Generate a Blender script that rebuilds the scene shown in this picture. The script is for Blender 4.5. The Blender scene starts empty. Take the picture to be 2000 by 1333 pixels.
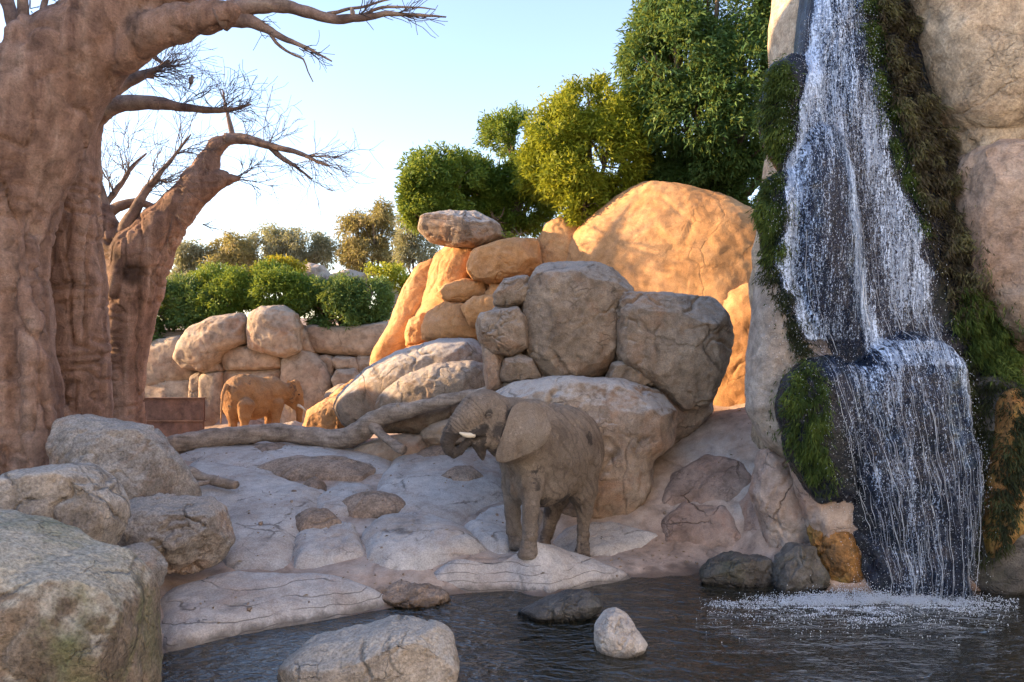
import bpy, math, random
import numpy as np
from mathutils import Vector
from mathutils.bvhtree import BVHTree

# ------------------------------------------------------------------ camera
SC = bpy.context.scene
COL = SC.collection
FPX = 1455.0            # focal length in pixels of the 2000 px wide photograph
CAMZ, HOR = 3.5, 690.0  # eye height over the pool, row of the horizon
cd = bpy.data.cameras.new('camera')
cam = bpy.data.objects.new('camera', cd)
COL.objects.link(cam)
cam.location = (0, 0, CAMZ)
cam.rotation_euler = (math.radians(90), 0, 0)
cd.sensor_width = 36.0
cd.lens = FPX / 2000 * 36
cd.shift_y = (HOR - 666.5) / 2000
cd.clip_start = 0.05
cd.clip_end = 3000
SC.camera = cam

# ------------------------------------------------------------------ sky, sun, exposure
SUN_EL, SUN_AZ = 15.5, -90.0      # azimuth clockwise from +Y (straight ahead); -90 = exactly left
world = bpy.data.worlds.new('World')
SC.world = world
world.use_nodes = True
wn = world.node_tree
wn.nodes.clear()
sky = wn.nodes.new('ShaderNodeTexSky')
sky.sky_type = 'NISHITA'
sky.sun_disc = False
sky.sun_elevation = math.radians(SUN_EL)
sky.sun_rotation = math.radians(SUN_AZ)
sky.air_density = 1.15
sky.dust_density = 0.25
sky.ozone_density = 1.6
bg = wn.nodes.new('ShaderNodeBackground')
bg.inputs['Strength'].default_value = 0.125
wo = wn.nodes.new('ShaderNodeOutputWorld')
tint = wn.nodes.new('ShaderNodeMix')          # tints the whole sky slightly redder and less green
tint.data_type = 'RGBA'
tint.blend_type = 'MULTIPLY'
tint.inputs[0].default_value = 1.0
tint.inputs[7].default_value = (1.07, 0.955, 1.02, 1)
wn.links.new(sky.outputs[0], tint.inputs[6])
wn.links.new(tint.outputs[2], bg.inputs[0])
wn.links.new(bg.outputs[0], wo.inputs[0])

sd = bpy.data.lights.new('sun', 'SUN')
sd.energy = 3.7
sd.angle = math.radians(0.6)
sd.color = (1.0, 0.67, 0.36)
sun = bpy.data.objects.new('sun', sd)
COL.objects.link(sun)
_a, _e = math.radians(SUN_AZ), math.radians(SUN_EL)
SUN_TO = Vector((math.sin(_a) * math.cos(_e), math.cos(_a) * math.cos(_e), math.sin(_e)))
sun.rotation_euler = (-SUN_TO).to_track_quat('-Z', 'Y').to_euler()
sun.location = (-30, 5, 20)

SC.view_settings.view_transform = 'Standard'
SC.view_settings.look = 'None'
SC.view_settings.gamma = 1.0
SC.view_settings.use_curve_mapping = False
SC.view_settings.exposure = 2.05
SC.render.engine = 'CYCLES'
SC.cycles.max_bounces = 6
SC.cycles.diffuse_bounces = 4
SC.cycles.glossy_bounces = 3
SC.cycles.transparent_max_bounces = 8
SC.cycles.use_denoising = True

# ------------------------------------------------------------------ helpers
random.seed(7)
RNG = np.random.default_rng(11)


def P(u, v, Y):
    """photograph pixel (2000 x 1333) at distance Y -> world point"""
    return np.array([(u - 1000.0) / FPX * Y, Y, CAMZ - (v - HOR) / FPX * Y])


def M_PX(px, Y):
    return px / FPX * Y


_pr = np.random.default_rng(3)
_perm = _pr.permutation(256)
_perm = np.concatenate([_perm, _perm, _perm])
_g = _pr.normal(size=(256, 3))
_g /= np.linalg.norm(_g, axis=1)[:, None]


def perlin(p):
    p = np.asarray(p, float)
    i = np.floor(p).astype(int)
    f = p - i
    i &= 255
    w = f * f * f * (f * (f * 6 - 15) + 10)
    out = 0
    for dx in (0, 1):
        wx = w[:, 0] if dx else 1 - w[:, 0]
        for dy in (0, 1):
            wy = w[:, 1] if dy else 1 - w[:, 1]
            for dz in (0, 1):
                wz = w[:, 2] if dz else 1 - w[:, 2]
                h = _perm[_perm[_perm[(i[:, 0] + dx) & 255] + ((i[:, 1] + dy) & 255)] + ((i[:, 2] + dz) & 255)]
                g = _g[h]
                d = f - np.array([dx, dy, dz])
                out = out + wx * wy * wz * np.einsum('ij,ij->i', g, d)
    return out * 1.6


def fbm(p, octaves=4, gain=0.5):
    s, a, q = 0, 1.0, np.array(p, float)
    for _ in range(octaves):
        s = s + a * perlin(q)
        q = q * 2.03 + 17.3
        a *= gain
    return s


def ridged(p, octaves=3):
    s, a, q = 0, 1.0, np.array(p, float)
    for _ in range(octaves):
        s = s + a * (1 - np.abs(perlin(q)) * 2)
        q = q * 2.1 + 9.1
        a *= 0.5
    return s


def crackf(p, w=0.05):
    """0 away from crack curves, 1 on them"""
    return np.exp(-(perlin(p) / w) ** 2)


def tag(o, label=None, cat=None, group=None, kind=None):
    if label:
        o['label'] = label
    if cat:
        o['category'] = cat
    if group:
        o['group'] = group
    if kind:
        o['kind'] = kind
    return o


def mesh_obj(name, V, Fq, mat, parent=None, loc=None, smooth=True, attrs=None):
    """numpy verts + face array (n,4) or (n,3) -> linked mesh object, origin at loc"""
    V = np.asarray(V, np.float32)
    me = bpy.data.meshes.new(name)
    if loc is not None:
        V = V - np.asarray(loc, np.float32)
    if isinstance(Fq, np.ndarray):
        k = Fq.shape[1]
        nf = len(Fq)
        me.vertices.add(len(V))
        me.vertices.foreach_set('co', V.ravel())
        me.loops.add(nf * k)
        me.loops.foreach_set('vertex_index', Fq.astype(np.int32).ravel())
        me.polygons.add(nf)
        me.polygons.foreach_set('loop_start', np.arange(0, nf * k, k, dtype=np.int32))
        me.polygons.foreach_set('loop_total', np.full(nf, k, np.int32))
        me.update(calc_edges=True)
    else:
        me.from_pydata([tuple(map(float, v)) for v in V], [], Fq)
        me.update()
    if attrs:
        for an, av in attrs.items():
            av = np.asarray(av, np.float32)
            if av.ndim == 1:
                at = me.attributes.new(an, 'FLOAT', 'POINT')
                at.data.foreach_set('value', av)
            else:
                at = me.attributes.new(an, 'FLOAT_COLOR', 'POINT')
                at.data.foreach_set('color', np.concatenate([av, np.ones((len(av), 1), np.float32)], 1).ravel())
    if smooth:
        me.polygons.foreach_set('use_smooth', np.ones(len(me.polygons), bool))
    me.materials.append(mat)
    o = bpy.data.objects.new(name, me)
    COL.objects.link(o)
    if loc is not None:
        o.location = tuple(map(float, loc))
    if parent is not None:
        o.parent = parent
        o.matrix_parent_inverse = parent.matrix_world.inverted() if False else o.matrix_parent_inverse
        pl = parent_world(parent)
        o.location = tuple(np.asarray(o.location) - pl)
    return o


def parent_world(o):
    p = np.array(o.location)
    while o.parent is not None:
        o = o.parent
        p = p + np.array(o.location)
    return p


def empty(name, loc):
    o = bpy.data.objects.new(name, None)
    COL.objects.link(o)
    o.location = tuple(map(float, loc))
    return o


def vnormals(V, Fq):
    a, b, c = V[Fq[:, 0]], V[Fq[:, 1]], V[Fq[:, 2]]
    n = np.cross(b - a, c - a)
    if Fq.shape[1] == 4:
        d = V[Fq[:, 3]]
        n = n + np.cross(c - a, d - a)
    N = np.zeros_like(V)
    for k in range(Fq.shape[1]):
        np.add.at(N, Fq[:, k], n)
    return N / (np.linalg.norm(N, axis=1)[:, None] + 1e-12)


# ---- cube sphere
_cs = {}


def cube_sphere(n):
    if n in _cs:
        return _cs[n]
    t = np.tan(np.linspace(-1, 1, n + 1) * math.pi / 4)
    V, Fs, off = [], [], 0
    for ax in range(3):
        for s in (-1, 1):
            A, B = np.meshgrid(t, t, indexing='ij')
            pts = np.zeros(((n + 1) ** 2, 3))
            pts[:, ax] = s
            pts[:, (ax + 1) % 3] = A.ravel()
            pts[:, (ax + 2) % 3] = B.ravel()
            I = np.arange((n + 1) ** 2).reshape(n + 1, n + 1) + off
            q = np.stack([I[:-1, :-1], I[1:, :-1], I[1:, 1:], I[:-1, 1:]], -1).reshape(-1, 4)
            if s < 0:
                q = q[:, ::-1]
            V.append(pts)
            Fs.append(q)
            off += len(pts)
    V = np.concatenate(V)
    Fs = np.concatenate(Fs)
    V /= np.linalg.norm(V, axis=1)[:, None]
    key = np.round(V * 1e5).astype(np.int64)
    _, first, inv = np.unique(key, axis=0, return_index=True, return_inverse=True)
    _cs[n] = (V[first], inv.ravel()[Fs])
    return _cs[n]


def polar_outline(pts, c, n=360, sig=3.0):
    """radius of a star-shaped polygon about c at n angles, rounded a little"""
    pts = np.asarray(pts, float) - c
    th = np.arange(n) / n * 2 * math.pi
    r = np.full(n, 1e-3)
    d = np.stack([np.cos(th), np.sin(th)], 1)
    for k in range(len(pts)):
        a, b = pts[k], pts[(k + 1) % len(pts)]
        e = b - a
        den = d[:, 0] * e[1] - d[:, 1] * e[0]
        den = np.where(np.abs(den) < 1e-9, 1e-9, den)
        tt = (a[0] * e[1] - a[1] * e[0]) / den
        ss = (a[0] * d[:, 1] - a[1] * d[:, 0]) / den
        ok = (ss >= -1e-6) & (ss <= 1 + 1e-6) & (tt > 0)
        r = np.where(ok, np.maximum(r, tt), r)
    if sig > 0:
        k = np.arange(-20, 21)
        w = np.exp(-(k / sig) ** 2 / 2)
        w /= w.sum()
        r = np.convolve(np.concatenate([r[-20:], r, r[:20]]), w, 'valid')
    return r


def centroid(pts):
    pts = np.asarray(pts, float)
    x, y = pts[:, 0], pts[:, 1]
    x2, y2 = np.roll(x, -1), np.roll(y, -1)
    cr = x * y2 - x2 * y
    A = cr.sum() / 2
    return np.array([((x + x2) * cr).sum(), ((y + y2) * cr).sum()]) / (6 * A)


def boulder_mesh(outline, Y, D, e=2.6, n=36, seed=0, facets=5, cut=0.1, amp=0.05, crack=0.02, cscale=1.0, sig=1.8, yaw=0.0, strata=0.0, fine=0.014, grow=1.02):
    r_ = np.random.default_rng(seed + 100)
    pts = np.array([P(u, v, Y)[[0, 2]] for u, v in outline])
    c = centroid(pts)
    rad = polar_outline(pts, c, sig=sig) * grow
    s = rad.mean()
    d, Fq = cube_sphere(n)
    rho = np.sqrt(d[:, 0] ** 2 + d[:, 2] ** 2)
    th = np.mod(np.arctan2(d[:, 2], d[:, 0]), 2 * math.pi)
    t = (rho ** e + np.abs(d[:, 1]) ** e) ** (-1 / e)
    rr = np.interp(th, np.arange(361) / 360 * 2 * math.pi, np.append(rad, rad[0]))
    V = np.zeros_like(d)
    V[:, 0] = np.cos(th) * rho * t * rr
    V[:, 2] = np.sin(th) * rho * t * rr
    V[:, 1] = D * d[:, 1] * t
    V[:, 1] += yaw * V[:, 0]
    for _ in range(facets):
        nn = r_.normal(size=3)
        nn[1] = -abs(nn[1]) * 1.1 - 0.45
        nn /= np.linalg.norm(nn)
        h = V @ nn
        lim = h.max() * (1 - cut * r_.uniform(0.5, 1.6))
        V = V - np.outer(np.maximum(h - lim, 0) * 0.93, nn)
    N = vnormals(V, Fq)
    W = V + np.array([c[0], Y, c[1]]) + r_.uniform(-50, 50, 3)
    disp = s * amp * fbm(W * (1.1 / s), 3)
    disp += s * amp * 0.35 * (ridged(W * (3.2 / s), 3) - 1)
    disp += fine * fbm(W * 5.5, 3, 0.6)
    if crack > 0:
        ck = crackf(W * (0.9 / s) * cscale * np.array([1, 1, 1.25]) + 0.25 * fbm(W * (2.5 / s), 2)[:, None], 0.04)
        ms = np.clip(perlin(W * (1.3 / s) + 5) * 3 + 0.55, 0, 1)
        disp -= 1.5 * crack * ck * ms
        ck2 = crackf(W * (2.1 / s) * cscale * np.array([1, 1, 0.8]) + 0.3 * fbm(W * (4 / s), 2)[:, None] + 31, 0.05)
        ms2 = np.clip(perlin(W * (1.6 / s) + 40) * 4 - 0.2, 0, 1)
        disp -= crack * 0.9 * ck2 * ms2
    if strata > 0:
        disp += strata * perlin(W * np.array([0.6, 0.6, 7.0]) / max(s, .4))
    V = V + N * disp[:, None]
    return V + np.array([c[0], Y, c[1]]), Fq, np.array([c[0], Y, c[1]])


def boulder(name, label, outline, Y, D, mat, group=None, parent=None, cat='boulder', seed=None, **kw):
    if seed is None:
        seed = abs(int(sum(a * 3 + b * 7 for a, b in outline))) % 9973
    V, Fq, c = boulder_mesh(outline, Y, D, seed=seed, **kw)
    loc = np.array([c[0], c[1], V[:, 2].min()])
    o = mesh_obj(name, V, Fq, mat, parent=parent, loc=loc)
    if parent is None:
        tag(o, label, cat, group)
    return o


# ---- tubes
def tube_arrays(pts, radii, sides=8, cap=True, squash=None):
    pts = np.asarray(pts, float)
    radii = np.asarray(radii, float)
    n = len(pts)
    T = np.gradient(pts, axis=0)
    T /= np.linalg.norm(T, axis=1)[:, None] + 1e-12
    up = np.array([0, 0, 1.0]) if abs(T[0][2]) < 0.9 else np.array([1.0, 0, 0])
    U = np.cross(T[0], up)
    U /= np.linalg.norm(U)
    rings = []
    a = np.arange(sides) / sides * 2 * math.pi
    for k in range(n):
        U = U - T[k] * (U @ T[k])
        U /= np.linalg.norm(U) + 1e-12
        W = np.cross(T[k], U)
        rings.append(pts[k] + radii[k] * (np.outer(np.cos(a), U) + np.outer(np.sin(a), W)))
    V = np.concatenate(rings)
    I = np.arange(n * sides).reshape(n, sides)
    J = np.roll(I, -1, axis=1)
    Fq = np.stack([I[:-1], J[:-1], J[1:], I[1:]], -1).reshape(-1, 4)
    if cap:
        V = np.concatenate([V, pts[:1], pts[-1:]])
        c0, c1 = n * sides, n * sides + 1
        f0 = np.stack([J[0], I[0], np.full(sides, c0), np.full(sides, c0)], -1)
        f1 = np.stack([I[-1], J[-1], np.full(sides, c1), np.full(sides, c1)], -1)
        # triangles written as quads would be degenerate: split rim to centre with pairs
        f0 = np.stack([np.full(sides // 2, c0), J[0][::2][:sides // 2], I[0][::2][:sides // 2], np.roll(I[0], 1)[::2][:sides // 2]], -1)
        f1 = np.stack([np.full(sides // 2, c1), np.roll(I[-1], 1)[::2][:sides // 2], I[-1][::2][:sides // 2], J[-1][::2][:sides // 2]], -1)
        Fq = np.concatenate([Fq, f0, f1])
    return V, Fq


def resample(pts, radii, step):
    """Catmull-Rom through the points"""
    pts = np.asarray(pts, float)
    radii = np.asarray(radii, float)
    q = np.concatenate([pts, radii[:, None]], 1)
    q = np.concatenate([[2 * q[0] - q[1]], q, [2 * q[-1] - q[-2]]])
    out = []
    for k in range(1, len(q) - 2):
        L = np.linalg.norm(q[k + 1][:3] - q[k][:3])
        m = max(2, int(L / step))
        for t in np.arange(m) / m:
            a, b, c, d = q[k - 1], q[k], q[k + 1], q[k + 2]
            out.append(0.5 * ((2 * b) + (-a + c) * t + (2 * a - 5 * b + 4 * c - d) * t * t + (-a + 3 * b - 3 * c + d) * t ** 3))
    out.append(q[-2])
    out = np.array(out)
    return out[:, :3], np.maximum(out[:, 3], 0.0015)


class Parts:
    """collects arrays of quads for ONE mesh"""

    def __init__(s):
        s.V, s.F, s.A, s.n = [], [], [], 0

    def add(s, V, Fq, a=0.0):
        s.V.append(V)
        s.F.append(Fq + s.n)
        s.A.append(np.full(len(V), a) if np.isscalar(a) else a)
        s.n += len(V)

    def arrays(s):
        return np.concatenate(s.V), np.concatenate(s.F), np.concatenate(s.A)

    def build(s, name, mat, parent=None, loc=None, smooth=True, attr='rnd'):
        V, F_, A = s.arrays()
        return mesh_obj(name, V, F_, mat, parent=parent, loc=loc, smooth=smooth, attrs={attr: A})


# ---- signed distance fields and surface nets
class Field:
    def __init__(s, lo, hi, h):
        s.lo = np.array(lo, float)
        s.h = h
        s.n = np.ceil((np.array(hi, float) - s.lo) / h).astype(int) + 1
        s.F = np.full(s.n, 9.0, np.float32)

    def region(s, lo, hi):
        a = np.clip(np.floor((lo - s.lo) / s.h).astype(int), 0, s.n)
        b = np.clip(np.ceil((hi - s.lo) / s.h).astype(int) + 1, 0, s.n)
        if (b <= a).any():
            return None, None
        ax = [s.lo[k] + s.h * np.arange(a[k], b[k]) for k in range(3)]
        X, Y_, Z = np.meshgrid(*ax, indexing='ij')
        return (slice(a[0], b[0]), slice(a[1], b[1]), slice(a[2], b[2])), (X, Y_, Z)

    def blend(s, sl, d, k):
        A = s.F[sl]
        h = np.clip(0.5 + 0.5 * (A - d) / k, 0, 1)
        s.F[sl] = A * (1 - h) + d * h - k * h * (1 - h)

    def cap(s, a, ra, b, rb, k=0.06, clipz=None, flat=None):
        a, b = np.asarray(a, float), np.asarray(b, float)
        m = max(ra, rb) + k + 3 * s.h
        sl, G = s.region(np.minimum(a, b) - m, np.maximum(a, b) + m)
        if sl is None:
            return
        ab = b - a
        L2 = ab @ ab + 1e-9
        px, py, pz = G[0] - a[0], G[1] - a[1], G[2] - a[2]
        t = np.clip((px * ab[0] + py * ab[1] + pz * ab[2]) / L2, 0, 1)
        dx, dy, dz = px - t * ab[0], py - t * ab[1], pz - t * ab[2]
        if flat is not None:      # (unit axis, factor): thinner along the axis
            ax, f = flat
            w = dx * ax[0] + dy * ax[1] + dz * ax[2]
            g = 1 / f - 1
            dx, dy, dz = dx + g * w * ax[0], dy + g * w * ax[1], dz + g * w * ax[2]
        d = np.sqrt(dx * dx + dy * dy + dz * dz) - (ra + (rb - ra) * t)
        if clipz is not None:
            d = np.maximum(d, clipz - G[2])
        s.blend(sl, d.astype(np.float32), k)

    def chain(s, pts, k=0.06, **kw):
        for (a, ra), (b, rb) in zip(pts[:-1], pts[1:]):
            s.cap(a, ra, b, rb, k, **kw)

    def ell(s, c, axes, radii, k=0.06):
        c = np.asarray(c, float)
        axes = np.asarray(axes, float)
        m = max(radii) + k + 3 * s.h
        sl, G = s.region(c - m, c + m)
        if sl is None:
            return
        p = [G[k2] - c[k2] for k2 in range(3)]
        q = [sum(p[j] * axes[i][j] for j in range(3)) for i in range(3)]
        k0 = np.sqrt(sum((q[i] / radii[i]) ** 2 for i in range(3)))
        k1 = np.sqrt(sum((q[i] / radii[i] ** 2) ** 2 for i in range(3))) + 1e-6
        d = k0 * (k0 - 1) / k1
        s.blend(sl, d.astype(np.float32), k)

    def mesh(s):
        F, h = s.F, s.h
        n = np.array(F.shape)
        ins = F < 0
        cnt = np.zeros(n - 1, int)
        cor = [(i, j, k) for i in (0, 1) for j in (0, 1) for k in (0, 1)]
        for i, j, k in cor:
            cnt += ins[i:n[0] - 1 + i, j:n[1] - 1 + j, k:n[2] - 1 + k]
        act = (cnt > 0) & (cnt < 8)
        ids = np.full(n - 1, -1)
        cells = np.argwhere(act)
        ids[act] = np.arange(len(cells))
        acc = np.zeros((len(cells), 3))
        num = np.zeros(len(cells))
        for a in cor:
            for ax in range(3):
                if a[ax] == 0:
                    b = list(a)
                    b[ax] = 1
                    ca, cb = cells + a, cells + b
                    fa = F[ca[:, 0], ca[:, 1], ca[:, 2]]
                    fb = F[cb[:, 0], cb[:, 1], cb[:, 2]]
                    ok = (fa < 0) != (fb < 0)
                    t = np.where(ok, fa / np.where(ok, fa - fb, 1), 0)
                    p = np.array(a, float) + t[:, None] * (np.array(b) - np.array(a))
                    acc[ok] += p[ok]
                    num[ok] += 1
        V = s.lo + h * (cells + acc / num[:, None])
        quads = []
        for ax in range(3):
            o1, o2 = (ax + 1) % 3, (ax + 2) % 3
            sa = [slice(1, n[k] - 1) for k in range(3)]
            sb = list(sa)
            sa[ax] = slice(0, n[ax] - 1)
            sb[ax] = slice(1, n[ax])
            A, B = ins[tuple(sa)], ins[tuple(sb)]
            for flip in (False, True):
                e = np.argwhere((A & ~B) if not flip else (~A & B))
                if len(e) == 0:
                    continue
                e = e + 1
                e[:, ax] -= 1
                d1 = np.zeros(3, int)
                d1[o1] = 1
                d2 = np.zeros(3, int)
                d2[o2] = 1
                g = lambda c: ids[c[:, 0], c[:, 1], c[:, 2]]
                q = np.stack([g(e - d1 - d2), g(e - d2), g(e), g(e - d1)], -1)
                quads.append(q[:, ::-1] if flip else q)
        Q = np.concatenate(quads)
        return V, Q[(Q >= 0).all(1)]
# ------------------------------------------------------------------ materials
class NT:
    def __init__(s, name):
        s.m = bpy.data.materials.new(name)
        s.m.use_nodes = True
        s.t = s.m.node_tree
        s.t.nodes.clear()
        s.out = s.t.nodes.new('ShaderNodeOutputMaterial')

    def n(s, typ, **kw):
        nd = s.t.nodes.new(typ)
        ins = kw.pop('ins', {})
        for k, v in kw.items():
            setattr(nd, k, v)
        for k, v in ins.items():
            s.set(nd, k, v)
        return nd

    def set(s, nd, k, v):
        sock = nd.inputs[k]
        if isinstance(v, bpy.types.NodeSocket):
            s.t.links.new(v, sock)
        elif isinstance(v, (tuple, list)) and len(v) == 3 and sock.type == 'RGBA':
            sock.default_value = (*v, 1)
        else:
            sock.default_value = v

    def noise(s, vec, scale, detail=4, rough=0.55, dist=0.0, off=None):
        if off is not None:
            vec = s.vmath('ADD', vec, off)
        nd = s.n('ShaderNodeTexNoise', ins={'Vector': vec, 'Scale': scale, 'Detail': detail, 'Roughness': rough, 'Distortion': dist})
        return nd.outputs[0]

    def vmath(s, op, a, b):
        nd = s.n('ShaderNodeVectorMath', operation=op, ins={0: a, 1: b})
        return nd.outputs[0]

    def math(s, op, a, b=0.0, clamp=False):
        nd = s.n('ShaderNodeMath', operation=op, use_clamp=clamp, ins={0: a, 1: b})
        return nd.outputs[0]

    def ramp(s, fac, stops, interp='LINEAR'):
        nd = s.n('ShaderNodeValToRGB', ins={0: fac})
        cr = nd.color_ramp
        cr.interpolation = interp
        while len(cr.elements) < len(stops):
            cr.elements.new(0.5)
        for el, (p, c) in zip(cr.elements, stops):
            el.position = p
            el.color = (*c, 1) if not np.isscalar(c) else (c, c, c, 1)
        return nd.outputs[0]

    def step(s, fac, a, b):
        nd = s.n('ShaderNodeMapRange', ins={0: fac, 1: a, 2: b, 3: 0.0, 4: 1.0})
        return nd.outputs[0]

    def mix(s, fac, a, b, typ='MIX'):
        nd = s.n('ShaderNodeMix', data_type='RGBA', blend_type=typ)
        s.set(nd, 0, fac)
        s.set(nd, 6, a)
        s.set(nd, 7, b)
        return nd.outputs[2]

    def attr(s, name):
        return s.n('ShaderNodeAttribute', attribute_name=name)

    def done(s, shader):
        s.t.links.new(shader, s.out.inputs[0])
        return s.m


def rock_mat(name, c1, c2, c3, scale=0.7, speck=0.35, speck_scale=45.0, stain=None, stain_amt=0.5, top=None, top_amt=0.0,
             moss=None, moss_amt=0.0, moss_scale=1.5, bump=0.5, rough=0.9, crack=0.5, crack_scale=1.3, streak=None, streak_amt=0.0, strata=0.0, mid_amt=0.8):
    t = NT(name)
    geo = t.n('ShaderNodeNewGeometry')
    pos = geo.outputs['Position']
    big = t.noise(pos, scale, 7, 0.62, 0.4)
    col = t.ramp(big, [(0.30, c1), (0.5, c2), (0.70, c3)])
    mid = t.noise(pos, scale * 6, 5, 0.65, 0.2)
    col = t.mix(mid_amt, col, t.ramp(mid, [(0.3, 0.22), (0.52, 0.5), (0.72, 0.72)]), 'OVERLAY')
    if stain:
        sm = t.step(t.noise(pos, scale * 1.3, 6, 0.65, 0.8, off=(13, 5, 2)), 0.5, 0.72)
        col = t.mix(t.math('MULTIPLY', sm, stain_amt), col, stain)
    if streak:
        sv = t.vmath('MULTIPLY', pos, (4.0, 4.0, 0.35))
        sm = t.step(t.noise(sv, 0.9, 4, 0.6, 0.5), 0.52, 0.72)
        col = t.mix(t.math('MULTIPLY', sm, streak_amt), col, streak)
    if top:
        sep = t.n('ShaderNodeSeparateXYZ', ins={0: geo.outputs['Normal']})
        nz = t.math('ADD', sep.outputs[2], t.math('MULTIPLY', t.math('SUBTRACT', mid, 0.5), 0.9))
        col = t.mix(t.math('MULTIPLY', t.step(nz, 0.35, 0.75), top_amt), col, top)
    if moss:
        mm = t.step(t.noise(pos, moss_scale, 7, 0.7, 0.6, off=(3, 31, 7)), 0.48, 0.66)
        col = t.mix(t.math('MULTIPLY', mm, moss_amt), col, moss)
    # speckle and pits
    sp = t.noise(pos, speck_scale, 3, 0.7)
    col = t.mix(speck, col, t.ramp(sp, [(0.32, 0.12), (0.5, 0.5), (0.68, 0.86)]), 'OVERLAY')
    # thin dark fissures
    wv = t.n('ShaderNodeMix', data_type='VECTOR')
    t.set(wv, 0, 0.28)
    t.set(wv, 4, pos)
    t.set(wv, 5, t.n('ShaderNodeTexNoise', ins={'Vector': pos, 'Scale': 1.6, 'Detail': 5.0, 'Roughness': 0.65}).outputs[1])
    vo = t.n('ShaderNodeTexVoronoi', feature='DISTANCE_TO_EDGE', ins={'Vector': wv.outputs[1], 'Scale': crack_scale})
    line = t.math('SUBTRACT', 1.0, t.step(vo.outputs[0], 0.0, 0.03))
    cm = t.step(t.noise(pos, scale * 1.7, 4, 0.6, 0.3, off=(7, 7, 1)), 0.47, 0.6)
    line = t.math('MULTIPLY', line, cm)
    fine_l = t.n('ShaderNodeTexVoronoi', feature='DISTANCE_TO_EDGE', ins={'Vector': t.vmath('MULTIPLY', wv.outputs[1], (1, 1, 1.7)), 'Scale': crack_scale * 4.2})
    fl = t.math('MULTIPLY', t.math('SUBTRACT', 1.0, t.step(fine_l.outputs[0], 0.0, 0.05)), t.step(t.noise(pos, scale * 2.6, 4, 0.6, 0.3, off=(1, 17, 3)), 0.52, 0.66))
    both = t.math('MAXIMUM', line, t.math('MULTIPLY', fl, 0.7))
    col = t.mix(t.math('MULTIPLY', both, crack), col, tuple(x * 0.35 for x in c1))
    h = t.math('ADD', t.math('MULTIPLY', mid, 0.9), t.math('MULTIPLY', sp, 0.28))
    h = t.math('SUBTRACT', h, t.math('MULTIPLY', both, 0.55 * min(1, crack * 1.6)))
    if strata > 0:
        z = t.n('ShaderNodeSeparateXYZ', ins={0: pos}).outputs[2]
        zz = t.math('ADD', t.math('MULTIPLY', z, 1.0), t.math('MULTIPLY', t.noise(pos, 1.1, 3, 0.5), 0.30))
        fr = t.math('FRACT', t.math('MULTIPLY', zz, 8.5))
        ln = t.math('MULTIPLY', t.math('SUBTRACT', 1.0, t.step(t.math('ABSOLUTE', t.math('SUBTRACT', fr, 0.5)), 0.0, 0.055)), strata)
        ln = t.math('MULTIPLY', ln, t.step(t.noise(pos, 1.3, 3, 0.5, off=(9, 9, 9)), 0.40, 0.5))
        col = t.mix(ln, col, tuple(x * 0.3 for x in c1))
        h = t.math('SUBTRACT', h, ln)
    zw = t.math('ADD', t.n('ShaderNodeSeparateXYZ', ins={0: pos}).outputs[2], t.math('MULTIPLY', t.math('SUBTRACT', mid, 0.5), 0.16))
    wetz = t.math('SUBTRACT', 1.0, t.step(zw, 0.03, 0.11))          # splashed waterline
    col = t.mix(t.math('MULTIPLY', wetz, 0.72), col, tuple(x * 0.22 for x in c1))
    bm = t.n('ShaderNodeBump', ins={'Strength': min(1.0, bump * 1.5), 'Distance': 0.06, 'Height': h})
    rr = t.ramp(mid, [(0.3, min(1, rough + 0.05)), (0.7, max(0.05, rough - 0.12))])
    rr = t.math('MULTIPLY', rr, t.math('SUBTRACT', 1.0, t.math('MULTIPLY', wetz, 0.6)))
    bs = t.n('ShaderNodeBsdfPrincipled', ins={'Base Color': col, 'Roughness': rr, 'Normal': bm.outputs[0]})
    bs.inputs['Specular IOR Level'].default_value = 0.3
    return t.done(bs.outputs[0])


WARM = rock_mat('warm_sandstone', (0.38, 0.19, 0.075), (0.52, 0.285, 0.125), (0.57, 0.35, 0.18), stain=(0.36, 0.25, 0.19), stain_amt=0.35, speck=0.26, bump=0.35, crack=0.3, mid_amt=0.5)
WALL = rock_mat('wall_sandstone', (0.26, 0.185, 0.13), (0.36, 0.275, 0.20), (0.42, 0.34, 0.26), stain=(0.36, 0.19, 0.12), stain_amt=0.5, speck=0.22, bump=0.35, crack=0.45, scale=0.55, top=(0.42, 0.36, 0.29), top_amt=0.5)
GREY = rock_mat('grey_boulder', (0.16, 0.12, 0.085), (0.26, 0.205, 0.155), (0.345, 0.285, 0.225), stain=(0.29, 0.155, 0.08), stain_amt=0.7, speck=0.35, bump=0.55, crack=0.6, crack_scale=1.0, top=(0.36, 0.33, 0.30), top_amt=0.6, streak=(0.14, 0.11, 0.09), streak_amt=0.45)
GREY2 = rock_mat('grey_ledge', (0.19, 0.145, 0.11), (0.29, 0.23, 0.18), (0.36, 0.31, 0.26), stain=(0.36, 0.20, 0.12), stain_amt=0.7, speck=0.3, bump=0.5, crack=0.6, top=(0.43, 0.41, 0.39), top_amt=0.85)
SLAB = rock_mat('pale_slab', (0.30, 0.255, 0.22), (0.435, 0.405, 0.375), (0.51, 0.485, 0.455), stain=(0.40, 0.29, 0.22), stain_amt=0.55, speck=0.34, bump=0.30, crack=0.85, crack_scale=1.1, scale=0.9, mid_amt=0.38)
SHORE = rock_mat('shore_slab', (0.31, 0.265, 0.23), (0.445, 0.41, 0.38), (0.52, 0.49, 0.46), stain=(0.38, 0.27, 0.21), stain_amt=0.5, speck=0.32, bump=0.28, crack=0.4, crack_scale=0.8, scale=0.9, strata=0.85, mid_amt=0.38)
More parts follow.
